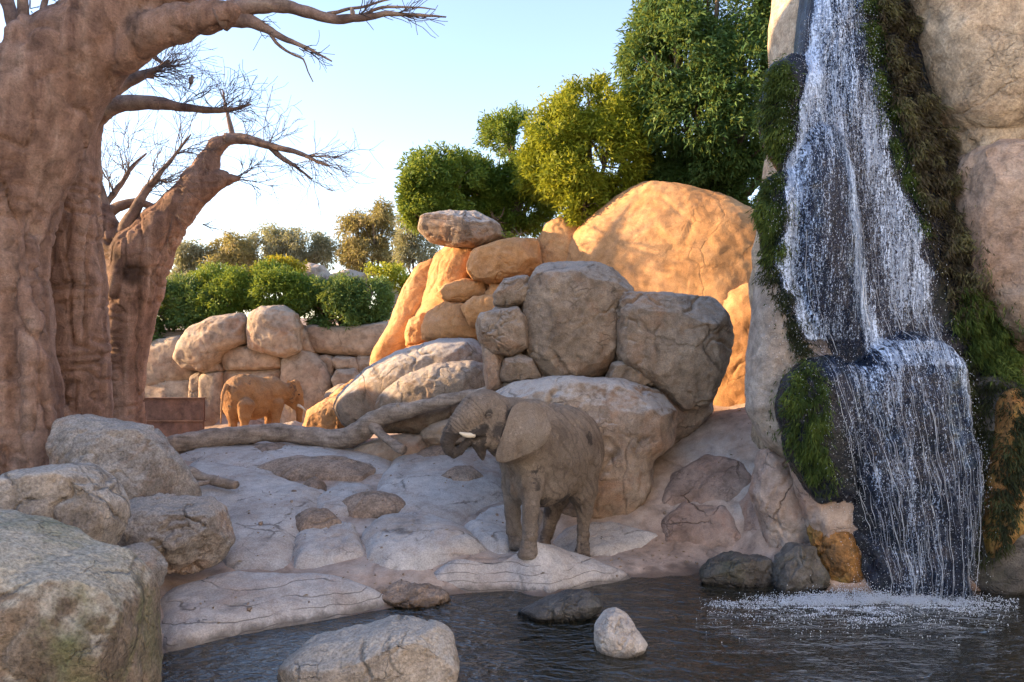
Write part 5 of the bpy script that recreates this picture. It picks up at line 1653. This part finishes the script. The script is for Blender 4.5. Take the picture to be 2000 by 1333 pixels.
# ------------------------------------------------------------------ elephants
def elephant_mat(name, c1, c2, c3, dark, dusty):
    t = NT(name)
    pos = t.n('ShaderNodeNewGeometry').outputs['Position']
    big = t.noise(pos, 2.2, 6, 0.6, 0.4)
    col = t.ramp(big, [(0.3, c1), (0.5, c2), (0.7, c3)])
    du = t.attr('dust').outputs['Fac']
    col = t.mix(t.math('MULTIPLY', du, t.step(t.noise(pos, 3.0, 5, 0.6, off=(4, 4, 4)), 0.25, 0.6)), col, dusty)
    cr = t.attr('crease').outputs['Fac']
    col = t.mix(t.math('MULTIPLY', cr, 0.75), col, tuple(x * 0.35 for x in c1))  # skin pigment, plus wrinkle shading put into the colour
    we = t.attr('wet').outputs['Fac']
    wn_ = t.math('ADD', we, t.math('MULTIPLY', t.math('SUBTRACT', t.noise(pos, 6.5, 6, 0.7, 0.8), 0.5), 1.5))
    col = t.mix(t.math('MULTIPLY', t.step(wn_, 0.40, 0.60), 0.85), col, dark)
    # wrinkle net
    wv = t.vmath('ADD', t.vmath('MULTIPLY', pos, (1, 1, 1.6)), t.n('ShaderNodeTexNoise', ins={'Vector': pos, 'Scale': 5.0, 'Detail': 3.0}).outputs[1])
    v1 = t.n('ShaderNodeTexVoronoi', feature='DISTANCE_TO_EDGE', ins={'Vector': wv, 'Scale': 19.0})
    v2 = t.n('ShaderNodeTexVoronoi', feature='DISTANCE_TO_EDGE', ins={'Vector': wv, 'Scale': 46.0})
    l1 = t.step(v1.outputs[0], 0.0, 0.12)
    l2 = t.step(v2.outputs[0], 0.0, 0.2)
    fn = t.noise(pos, 60, 3, 0.6)
    h = t.math('ADD', t.math('ADD', t.math('MULTIPLY', l1, 0.6), t.math('MULTIPLY', l2, 0.3)), t.math('MULTIPLY', fn, 0.25))
    col = t.mix(0.6, col, t.ramp(h, [(0.25, 0.2), (0.8, 0.62)]), 'OVERLAY')
    bm = t.n('ShaderNodeBump', ins={'Strength': 0.9, 'Distance': 0.03, 'Height': h})
    rg = t.math('SUBTRACT', 0.85, t.math('MULTIPLY', t.step(wn_, 0.38, 0.62), 0.3))
    bs = t.n('ShaderNodeBsdfPrincipled', ins={'Base Color': col, 'Roughness': rg, 'Normal': bm.outputs[0]})
    bs.inputs['Specular IOR Level'].default_value = 0.3
    return t.done(bs.outputs[0])


SKIN1 = elephant_mat('elephant_skin_grey', (0.22, 0.168, 0.13), (0.335, 0.27, 0.215), (0.41, 0.34, 0.275), (0.075, 0.064, 0.058), (0.48, 0.37, 0.275))
SKIN2 = elephant_mat('elephant_skin_sunlit', (0.38, 0.18, 0.075), (0.52, 0.265, 0.105), (0.60, 0.33, 0.15), (0.12, 0.09, 0.075), (0.43, 0.32, 0.22))  # orange of the sunlight put into the far elephant's skin colour
IVORY = plain_mat('ivory', (0.62, 0.56, 0.45), 0.4, 0.1)
EYE = plain_mat('dark_eye', (0.012, 0.009, 0.008), 0.12, 0.0)
MOUTH = plain_mat('mouth_shadow_skin', (0.035, 0.028, 0.027), 0.6, 0.1)


def seg_param(V, pts):
    """arc length along and distance to a polyline"""
    best = np.full(len(V), 9e9)
    arc = np.zeros(len(V))
    s0 = 0.0
    for a, b in zip(pts[:-1], pts[1:]):
        ab = b - a
        L = np.linalg.norm(ab)
        t_ = np.clip((V - a) @ ab / (L * L), 0, 1)
        d = np.linalg.norm(V - a - t_[:, None] * ab, axis=1)
        m = d < best
        best[m] = d[m]
        arc[m] = s0 + t_[m] * L
        s0 += L
    return arc, best


def rotz(h):
    """axes rows: forward, left-lateral, up for heading h (x,y)"""
    h = np.array([h[0], h[1], 0.0])
    h /= np.linalg.norm(h)
    return np.array([h, [-h[1], h[0], 0], [0, 0, 1.0]])


def ear_mesh(outline, yfun, n=72, rings=14, th=0.016, ripple=0.012):
    """curved sheet with thickness; outline in pixels, yfun(u, v) gives its distance"""
    ol = np.array(outline, float)
    c = centroid(ol)
    rad = polar_outline(ol, c, sig=2.5)
    a = np.arange(n) / n * 2 * math.pi
    rr = np.interp(a, np.arange(361) / 360 * 2 * math.pi, np.append(rad, rad[0]))
    F_pts, B_pts = [], []
    for k, t_ in enumerate(np.linspace(0, 1, rings + 1)[1:]):
        for j in range(n):
            u, v = c + t_ * rr[j] * np.array([math.cos(a[j]), math.sin(a[j])])
            p = P(u, v, yfun(u, v))
            rp = ripple * perlin(np.array([[u * 0.05, v * 0.025, 0.5]]))[0] * (0.4 + t_)
            thk = th * (1 - 0.75 * t_ ** 3)
            F_pts.append(p + np.array([0, rp - thk, 0]))
            B_pts.append(p + np.array([0, rp + thk, 0]))
    pc = P(c[0], c[1], yfun(*c))
    V = np.array(F_pts + B_pts + [pc - np.array([0, th, 0]), pc + np.array([0, th, 0])])
    I = np.arange(rings * n).reshape(rings, n)
    J = np.roll(I, -1, 1)
    q1 = np.stack([I[:-1], J[:-1], J[1:], I[1:]], -1).reshape(-1, 4)
    q2 = q1[:, ::-1] + rings * n
    rim = np.stack([I[-1], J[-1], J[-1] + rings * n, I[-1] + rings * n], -1)
    c0, c1 = len(V) - 2, len(V) - 1
    f0 = np.stack([np.full(n // 2, c0), np.roll(I[0], -2)[::2], I[0][1::2], I[0][::2]], -1)
    f1 = f0[:, ::-1].copy() + rings * n
    f1[:, 3] = c1
    return V, np.concatenate([q1, q2, rim, f0, f1])


# ---- near elephant
E1 = Field((-1.6, 9.9, -0.35), (1.95, 13.6, 3.35), 0.021)
hb = rotz((-0.60, -0.80))                       # body heading
hh = rotz((-0.86, -0.52))                       # head heading
zf = {'fn': P(1034, 1088, 11.2)[2], 'ff': P(1006, 1073, 11.75)[2], 'hn': P(1139, 1091, 12.3)[2], 'hf': P(1066, 1083, 12.8)[2]}
E1.ell(P(1082, 880, 12.1), hb, (1.02, 0.60, 0.76), 0.1)
E1.ell(P(1116, 880, 12.5), hb, (0.60, 0.54, 0.70), 0.12)
E1.ell(P(1045, 872, 11.7), hb, (0.50, 0.54, 0.70), 0.12)
E1.ell(P(1060, 945, 11.9), hb, (0.75, 0.45, 0.36), 0.12)           # belly
E1.chain(px_chain([(965, 822, 10.98, 42), (1000, 842, 11.3, 58), (1040, 862, 11.7, 70)]), 0.12)          # neck
E1.chain(px_chain([(985, 800, 11.1, 22), (1040, 812, 11.6, 30)]), 0.15)
E1.ell(P(953, 812, 10.9), hh, (0.37, 0.33, 0.36), 0.08)             # skull
E1.ell(P(945, 792, 10.85), hh, (0.22, 0.27, 0.235), 0.08)           # forehead dome
E1.ell(P(966, 848, 10.85), hh, (0.23, 0.25, 0.24), 0.08)            # cheek
E1.chain(px_chain([(972, 852, 10.85, 24), (948, 862, 10.75, 15), (930, 864, 10.68, 9)]), 0.04)         # jaw
E1.chain(px_chain([(932, 868, 10.72, 11), (940, 884, 10.76, 9), (943, 897, 10.78, 4)]), 0.035)           # lower lip
trunk_ch = px_chain([(930, 802, 10.75, 35), (914, 815, 10.68, 30), (898, 829, 10.62, 24), (882, 846, 10.58, 18), (873.5, 863, 10.56, 15), (876, 878, 10.56, 12.5), (886, 885.5, 10.57, 10.5), (897, 881, 10.59, 9), (908, 869, 10.63, 8.2), (918, 858, 10.67, 8)])
E1.chain(trunk_ch, 0.012)
E1.chain(px_chain([(936, 838, 10.66, 17), (922, 846, 10.56, 8)]), 0.03)                                 # tusk socket
E1.chain(px_chain([(948, 800, 10.64, 12), (966, 803, 10.66, 8)]), 0.05)                                 # brow
# legs
E1.chain(px_chain([(1040, 890, 11.45, 42), (1038, 945, 11.3, 24), (1036, 995, 11.22, 16.5), (1035, 1040, 11.2, 15), (1033, 1066, 11.2, 16.5)]), 0.06)
E1.cap(P(1033, 1066, 11.2), M_PX(16.5, 11.2), P(1032, 1082, 11.17), M_PX(22, 11.2), 0.05, clipz=zf['fn'])
E1.chain(px_chain([(1010, 890, 11.85, 40), (1002, 945, 11.85, 22), (1001, 1000, 11.8, 16.5), (1003, 1035, 11.78, 15), (1008, 1056, 11.76, 14)]), 0.06)
E1.cap(P(1008, 1056, 11.76), M_PX(14, 11.7), P(1010, 1068, 11.72), M_PX(18, 11.7), 0.04, clipz=zf['ff'])
E1.chain(px_chain([(1126, 905, 12.4, 50), (1136, 955, 12.35, 32), (1141, 995, 12.35, 17), (1140, 1035, 12.33, 12.5), (1139, 1062, 12.32, 13)]), 0.06)
E1.cap(P(1139, 1062, 12.32), M_PX(13, 12.3), P(1137, 1083, 12.28), M_PX(17.5, 12.3), 0.04, clipz=zf['hn'])
E1.chain(px_chain([(1092, 930, 12.85, 46), (1086, 970, 12.85, 27), (1078, 1005, 12.85, 16), (1068, 1045, 12.83, 12), (1064, 1062, 12.8, 12)]), 0.06)
E1.cap(P(1064, 1062, 12.8), M_PX(12, 12.8), P(1062, 1077, 12.75), M_PX(16, 12.8), 0.04, clipz=zf['hf'])
V, F_ = E1.mesh()
N = vnormals(V, F_)
tp = np.array([p for p, r in trunk_ch])
arc, dist = seg_param(V, tp)
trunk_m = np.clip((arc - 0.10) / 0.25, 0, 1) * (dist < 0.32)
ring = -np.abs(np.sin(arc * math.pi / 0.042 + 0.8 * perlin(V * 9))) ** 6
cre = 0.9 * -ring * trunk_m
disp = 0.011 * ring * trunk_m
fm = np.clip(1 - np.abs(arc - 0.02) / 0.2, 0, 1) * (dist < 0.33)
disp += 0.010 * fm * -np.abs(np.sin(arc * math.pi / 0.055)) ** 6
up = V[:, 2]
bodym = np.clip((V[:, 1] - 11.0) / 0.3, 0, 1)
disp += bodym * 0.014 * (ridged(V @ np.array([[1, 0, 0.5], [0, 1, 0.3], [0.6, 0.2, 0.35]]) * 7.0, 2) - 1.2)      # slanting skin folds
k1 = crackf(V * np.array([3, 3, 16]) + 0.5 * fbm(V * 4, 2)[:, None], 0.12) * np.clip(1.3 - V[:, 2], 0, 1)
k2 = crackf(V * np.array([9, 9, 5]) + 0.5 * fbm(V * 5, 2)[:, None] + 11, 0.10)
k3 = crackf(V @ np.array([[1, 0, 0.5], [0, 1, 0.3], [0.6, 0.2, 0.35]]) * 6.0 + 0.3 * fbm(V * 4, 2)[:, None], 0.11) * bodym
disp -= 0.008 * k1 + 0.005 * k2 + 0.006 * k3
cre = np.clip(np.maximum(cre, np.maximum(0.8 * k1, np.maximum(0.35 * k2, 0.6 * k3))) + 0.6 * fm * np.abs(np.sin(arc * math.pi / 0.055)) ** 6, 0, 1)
disp += 0.006 * fbm(V * 4.0, 3) + 0.0035 * fbm(V * 22, 2)
# rings above the feet
for (u, v, Y) in [(1035, 1055, 11.2), (1036, 1068, 11.2), (1003, 1045, 11.78), (1139, 1060, 12.3), (1065, 1058, 12.8), (1036, 1040, 11.2)]:
    c = P(u, v, Y)
    dd = np.linalg.norm((V - c)[:, :2], axis=1)
    disp += np.where(dd < 0.3, -0.012 * np.exp(-((up - c[2] + 0.02 * perlin(V * 6)) / 0.018) ** 2), 0)
V = V + N * disp[:, None]


def near_px(V, u, v, Y, ru, rv):
    sc = FPX / V[:, 1]
    U = 1000 + V[:, 0] * sc
    Vv = HOR - (V[:, 2] - CAMZ) * sc
    return ((U - u) / ru) ** 2 + ((Vv - v) / rv) ** 2


# wet mud: lower trunk, mouth, patches on flank and elbow, feet; plain dark spots at eye, cheek, temple, belly (fixed spots on the animal's own body)
wet = np.clip((arc - 0.30) / 0.25, 0, 1) * (dist < 0.24) * 0.72
spots = [(P(1106, 890, 11.62), 0.10), (P(1150, 858, 11.95), 0.09), (P(1140, 880, 11.9), 0.06), (P(1052, 925, 11.0), 0.13), (P(1056, 950, 11.05), 0.09), (P(1060, 985, 11.4), 0.09), (P(1122, 985, 12.0), 0.10), (P(1064, 1000, 12.7), 0.10), (P(940, 886, 10.76), 0.14), (P(918, 860, 10.64), 0.08), (P(955, 809, 10.55), 0.055), (P(975, 845, 10.65), 0.10), (P(945, 835, 10.6), 0.06), (P(1000, 815, 10.8), 0.12),
         (P(1095, 975, 11.8), 0.14), (P(1090, 985, 12.4), 0.2)]
for c, r in spots:
    dd = np.linalg.norm(V - c, axis=1) / r
    wet = np.maximum(wet, np.clip(1.0 - 0.42 * dd, 0, 0.8))
wet = np.maximum(wet, np.clip(0.62 - (V[:, 2] - 0.15) * 1.1, 0, 0.42))
dust = np.clip((N[:, 2] - 0.05) * 1.5, 0, 1) * bodym * 0.9 + 0.25 * np.clip((V[:, 2] - 1.2) * 2, 0, 1) * (1 - bodym)
e1 = empty('elephant', (P(1080, 1088, 12.0)[0], 12.0, 0.2))
tag(e1, 'grey elephant by the pool with its trunk curled up to its mouth', 'elephant', 'elephants')
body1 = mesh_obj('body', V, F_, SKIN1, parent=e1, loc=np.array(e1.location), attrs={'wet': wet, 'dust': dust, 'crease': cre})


def surf_at(V, F_, u, v):
    """first hit of the line of sight on a mesh"""
    bv = BVHTree.FromPolygons([tuple(map(float, q)) for q in V], F_.tolist())
    d = Vector(P(u, v, 1.0)) - Vector((0, 0, CAMZ))
    return bv.ray_cast(Vector((0, 0, CAMZ)), d.normalized(), 100)


def ball(c, r, n=10, sq=(1, 1, 1)):
    d, Fq = cube_sphere(n)
    return np.asarray(c) + d * r * np.array(sq), Fq


hit = surf_at(V, F_, 955, 811)
pe = np.array(hit[0])
nv = np.array(hit[1])
V2, F2 = ball(pe - nv * 0.004, 0.024, 8)
eye = mesh_obj('eye', V2, F2, EYE, parent=body1, loc=pe)
# lids: two thick folds over the eye
tx = np.cross(nv, [0, 0, 1.0])
tx /= np.linalg.norm(tx)
ty = np.cross(tx, nv)
for s_, nm in ((1, 'eyelid'), (-1, 'eyelid')):
    a = np.linspace(-0.15, math.pi + 0.15, 11)
    arcp = np.array([pe + tx * math.cos(q) * 0.036 + ty * s_ * math.sin(q) * (0.020 if s_ > 0 else 0.018) + nv * (0.004 + 0.010 * math.sin(q)) for q in a])
    V2, F2 = tube_arrays(arcp, np.full(11, 0.010) * np.sin(np.linspace(0.35, math.pi - 0.35, 11)), 8)
    mesh_obj(nm, V2, F2, SKIN1, parent=body1, loc=pe, attrs={'wet': np.full(len(V2), 0.25), 'dust': np.zeros(len(V2))})
# ears
ear_ol = [(1000, 796), (1018, 784), (1046, 788), (1066, 804), (1078, 836), (1066, 866), (1040, 884), (1010, 896), (985, 905), (968, 902), (967, 892), (974, 868), (984, 840), (992, 815)]
yf = lambda u, v: 10.70 + 0.06 * max(0.0, (u - 985) / 90) - 0.13 * math.exp(-((u - 1035) / 38) ** 2 - ((v - 845) / 45) ** 2) + 0.0016 * max(0, 850 - v) * 0.6 - 0.05 * math.exp(-((u - 985) / 25) ** 2)
Ve, Fe = ear_mesh(ear_ol, yf, n=96, rings=24, ripple=0.04)
sp = [(P(1000, 880, 10.7), 0.10), (P(1040, 868, 10.7), 0.09), (P(1000, 838, 10.7), 0.07), (P(985, 830, 10.7), 0.06)]
we = np.full(len(Ve), 0.12)
for c, r in sp:
    we = np.maximum(we, np.clip(0.7 - 0.35 * np.linalg.norm(Ve - c, axis=1) / r, 0, 0.45))
mesh_obj('ear', Ve, Fe, SKIN1, parent=body1, loc=P(1000, 810, 10.8), attrs={'wet': we, 'dust': np.full(len(Ve), 0.35)})
# the other ear, mirrored through the head's middle plane
hc = P(953, 812, 10.92)
nl = hh[1]
Vm = Ve - 2 * np.outer((Ve - hc) @ nl, nl)
Vm = Vm[:, :] * 0.6 + 0.4 * (P(985, 800, 11.05))
mesh_obj('ear', Vm, Fe[:, ::-1], SKIN1, parent=body1, loc=Vm.mean(0), attrs={'wet': we, 'dust': np.full(len(Ve), 0.35)})
# tusks
for sgn in (0, 1):
    ch = px_chain([(926, 850, 10.56, 5.2), (915, 850.5, 10.50, 5.2), (906, 849, 10.46, 4.4), (899, 846, 10.43, 2.2), (897.5, 845, 10.42, 0.8)])
    pts = np.array([c[0] for c in ch])
    if sgn:
        pts = pts - nl * 0.34
    pts, rad = resample(pts, np.array([c[1] for c in ch]), 0.02)
    V2, F2 = tube_arrays(pts, rad, 12)
    mesh_obj('tusk', V2, F2, IVORY, parent=body1, loc=pts[0])
# tail
pts, rad = resample(np.array([P(1150, 850, 12.95), P(1156, 890, 13.1), P(1150, 940, 13.12), P(1146, 985, 13.05)]), np.array([0.05, 0.032, 0.022, 0.016]), 0.05)
V2, F2 = tube_arrays(pts, rad, 10)
mesh_obj('tail', V2, F2, SKIN1, parent=body1, loc=pts[0], attrs={'wet': np.zeros(len(V2)), 'dust': np.zeros(len(V2))})

# ---- far elephant, seen from behind its right flank, facing right
YF = 26.6
E2 = Field((-10.9, 24.9, 0.2), (-6.9, 28.6, 3.3), 0.024)
hb2 = rotz((0.86, 0.50))
zg = float(gz(-9.0, 26.5, False)[0]) + 0.0
zg = 0.44
E2.ell(P(490, 778, 26.6), hb2, (0.98, 0.62, 0.78), 0.12)
E2.ell(P(462, 780, 26.2), hb2, (0.52, 0.58, 0.80), 0.12)
E2.ell(P(478, 752, 26.4), hb2, (0.5, 0.42, 0.36), 0.2)
E2.ell(P(528, 770, 26.95), hb2, (0.55, 0.50, 0.64), 0.14)
E2.chain(px_chain([(535, 765, 27.0, 25), (556, 768, 27.2, 19), (572, 770, 27.3, 17)]), 0.12)
E2.ell(P(573, 764, 27.3), hb2, (0.30, 0.27, 0.36), 0.08)
E2.chain(px_chain([(576, 752, 27.25, 11), (580, 770, 27.3, 12), (584, 786, 27.35, 9.5), (585, 802, 27.38, 7), (584, 820, 27.4, 5.5), (582, 842, 27.42, 4.5), (585, 852, 27.4, 4)]), 0.05)
E2.chain(px_chain([(566, 785, 27.25, 9), (574, 795, 27.28, 5), (577, 800, 27.3, 3)]), 0.05)


def leg2(lst):
    E2.chain(px_chain(lst), 0.06)
    u, v, Y, r = lst[-1]
    p = P(u, v, Y)
    E2.cap(p, M_PX(r, Y), np.array([p[0], p[1], zg + 0.06]), M_PX(r * 1.2, Y), 0.04, clipz=zg - 0.02)


leg2([(455, 790, 26.0, 17), (455, 812, 25.95, 11.5), (455, 832, 25.95, 7.5), (455, 848, 25.95, 7.2)])
leg2([(480, 795, 25.85, 18), (478, 815, 25.75, 11), (477, 834, 25.75, 7), (477, 850, 25.75, 7)])
leg2([(540, 790, 26.75, 15), (540, 812, 26.7, 8.5), (539, 832, 26.7, 7.5), (539, 848, 26.7, 7.2)])
leg2([(524, 795, 27.35, 13), (524, 815, 27.35, 7), (523, 832, 27.35, 6.5), (523, 848, 27.35, 6.2)])
V, F_ = E2.mesh()
N = vnormals(V, F_)
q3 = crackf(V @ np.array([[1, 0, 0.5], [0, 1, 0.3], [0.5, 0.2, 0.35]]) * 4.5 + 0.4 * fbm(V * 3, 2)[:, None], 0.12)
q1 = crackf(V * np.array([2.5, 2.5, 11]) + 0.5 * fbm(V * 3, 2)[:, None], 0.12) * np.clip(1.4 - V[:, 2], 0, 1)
V = V + N * (0.012 * (ridged(V * 5, 2) - 1.2) + 0.02 * fbm(V * 3, 3) - 0.012 * q3 - 0.012 * q1)[:, None]
wet = np.zeros(len(V))
for c, r in [(P(447, 752, 25.7), 0.28), (P(440, 775, 25.8), 0.25), (P(446, 790, 25.6), 0.2), (P(490, 748, 26.1), 0.13), (P(502, 755, 26.1), 0.10), (P(462, 748, 25.6), 0.16)]:
    wet = np.maximum(wet, np.clip(0.65 - 0.4 * np.linalg.norm(V - c, axis=1) / r, 0, 0.4))
e2 = empty('elephant', (-9.0, 26.5, zg))
tag(e2, 'orange sunlit elephant standing at the back wall with its rump towards us', 'elephant', 'elephants')
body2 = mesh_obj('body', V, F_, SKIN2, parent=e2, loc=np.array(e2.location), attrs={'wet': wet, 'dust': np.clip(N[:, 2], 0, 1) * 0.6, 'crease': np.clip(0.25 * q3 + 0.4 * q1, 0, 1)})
Ve, Fe = ear_mesh([(566, 752), (570, 742), (577, 748), (580, 765), (577, 782), (570, 790), (563, 780), (562, 765)], lambda u, v: 26.98 - 0.06 * max(0.0, (u - 563) / 17) + 0.02 * (580 - u) / 17, n=40, rings=8, th=0.02, ripple=0.03)
mesh_obj('ear', Ve, Fe, SKIN2, parent=body2, loc=Ve.mean(0), attrs={'wet': np.full(len(Ve), 0.42), 'dust': np.zeros(len(Ve))})
hc2 = P(573, 764, 27.3)
nl2 = hb2[1]
Vm = Ve - 2 * np.outer((Ve - hc2) @ nl2, nl2)
mesh_obj('ear', Vm, Fe[:, ::-1], SKIN2, parent=body2, loc=Vm.mean(0), attrs={'wet': np.full(len(Ve), 0.2), 'dust': np.zeros(len(Ve))})
for sgn in (0, 1):
    pts = np.array([P(582, 792, 27.2), P(588, 795, 27.15), P(593, 799, 27.15), P(597.5, 803, 27.2)])
    if sgn:
        pts = pts + nl2 * 0.3
    pts, rad = resample(pts, np.array([0.06, 0.05, 0.035, 0.01]), 0.03)
    V2, F2 = tube_arrays(pts, rad, 10)
    mesh_obj('tusk', V2, F2, IVORY, parent=body2, loc=pts[0])
pts, rad = resample(np.array([P(443, 752, 25.75), P(436, 768, 25.6), P(433, 790, 25.55), P(432, 812, 25.55), P(431, 828, 25.55)]), np.array([0.09, 0.055, 0.035, 0.03, 0.02]), 0.05)
V2, F2 = tube_arrays(pts, rad, 10)
mesh_obj('tail', V2, F2, SKIN2, parent=body2, loc=pts[0], attrs={'wet': np.zeros(len(V2)), 'dust': np.full(len(V2), 0.5)})
V2, F2 = surf = ball(P(584, 771, 27.0), 0.03, 6)
mesh_obj('eye', V2, F2, EYE, parent=body2, loc=P(584, 771, 27.0))

# ------------------------------------------------------------------ two small birds in the bare branches
FEATH = plain_mat('bird_feathers', (0.16, 0.12, 0.10), 0.7, 0.2)
BREAST = plain_mat('bird_breast', (0.42, 0.27, 0.16), 0.7, 0.1)


def bird(label, u, v, Y, s=1.0, face=1, mat=FEATH):
    c = P(u, v, Y)
    root = empty('bird', c - np.array([0, 0, 0.075 * s]))
    tag(root, label, 'bird', 'birds in the baobab branches')
    f = Field(c - 0.16 * s, c + 0.16 * s, 0.008 * s)
    f.cap(c + np.array([0, 0, -0.02]) * s, 0.034 * s, c + np.array([0.012 * face, 0, 0.03]) * s, 0.026 * s, 0.02 * s)
    f.cap(c + np.array([0.016 * face, 0, 0.055]) * s, 0.022 * s, c + np.array([0.02 * face, 0, 0.06]) * s, 0.020 * s, 0.015 * s)
    f.cap(c + np.array([-0.01 * face, 0.01, -0.04]) * s, 0.016 * s, c + np.array([-0.035 * face, 0.02, -0.12]) * s, 0.009 * s, 0.015 * s)
    V, F_ = f.mesh()
    mesh_obj('body', V, F_, mat, parent=root, loc=c)
    p = c + np.array([0.038 * face, 0, 0.058]) * s
    V2, F2 = tube_arrays(np.array([p, p + np.array([0.012 * face, 0, -0.001]) * s, p + np.array([0.024 * face, 0, -0.004]) * s]), np.array([0.006, 0.004, 0.001]) * s, 6)
    mesh_obj('beak', V2, F2, EYE, parent=root, loc=p)
    for sg in (-1, 1):
        q = c + np.array([0.004, sg * 0.012, -0.045]) * s
        V2, F2 = tube_arrays(np.array([q, q - np.array([0, 0, 0.015]) * s, q - np.array([0, 0, 0.032]) * s]), np.full(3, 0.003) * s, 6)
        mesh_obj('leg', V2, F2, EYE, parent=root, loc=q)
        w, wf = ball(c + np.array([-0.006 * face, sg * 0.028, 0.0]) * s, 1.0, 6, np.array([0.02, 0.01, 0.05]) * s)
        mesh_obj('wing', w, wf, FEATH, parent=root, loc=c)


bird('small brown bird with pale breast perched on the long limb crossing the sky', 689, 25, 11.7, 1.15, -1, BREAST)
bird('small dark bird sitting among the thin twigs of the slender baobab', 373, 158, 14.9, 1.35, 1)
# ------------------------------------------------------------------ loose gravel and leaf litter
bpy.context.view_layer.update()
_dg = bpy.context.evaluated_depsgraph_get()
rg = np.random.default_rng(90)
gp, lp = Parts(), ([], [], [])
cd0, cf0 = cube_sphere(2)
LITTER = leaf_mat('dry_litter', (0.10, 0.06, 0.03), (0.20, 0.13, 0.07), (0.32, 0.24, 0.13), 0.2, 0.8)
for k in range(2600):
    y = rg.uniform(9.0, 20.0)
    x = rg.uniform(-0.45, 0.40) * y
    if perlin(np.array([[x * 0.8, y * 0.8, 2.2]]))[0] < 0.02 and rg.random() < 0.75:
        continue
    h = SC.ray_cast(_dg, Vector((x, y, 6.0)), Vector((0, 0, -1)))
    if not h[0] or not h[4].name.startswith(('ground', 'stone_slab', 'stone_knob')) or h[1].z < 0.03:
        continue
    low = h[4].name.startswith('ground')
    if not low and rg.random() < 0.6:
        continue
    p = np.array(h[1])
    if rg.random() < 0.6:
        s = rg.uniform(0.006, 0.02) * (1 if rg.random() < 0.9 else 2.2)
        V = cd0 * s * rg.uniform(0.6, 1.2, 3) * (1 + 0.25 * rg.normal(size=(len(cd0), 1)))
        gp.add(V + p + np.array([0, 0, s * 0.3]), cf0, rg.random())
    else:
        a = rg.uniform(0, 2 * math.pi)
        lp[0].append(p + np.array([0, 0, 0.006]))
        lp[1].append((math.cos(a), math.sin(a), rg.uniform(0, 0.35)))
        lp[2].append(rg.random())
o = gp.build('gravel', CORE, None, loc=(0, 13, 0), smooth=False)
tag(o, 'loose gravel scattered over the slabs and the ground', 'gravel', kind='stuff')
o = leaves_mesh('leaf_litter', np.array(lp[0]), np.array(lp[1]), rg.uniform(0.03, 0.10, len(lp[0])), 0.010, np.array(lp[2]), LITTER, 'dry straw and leaf litter lying on the ground', 'litter')
tag(o, kind='stuff')
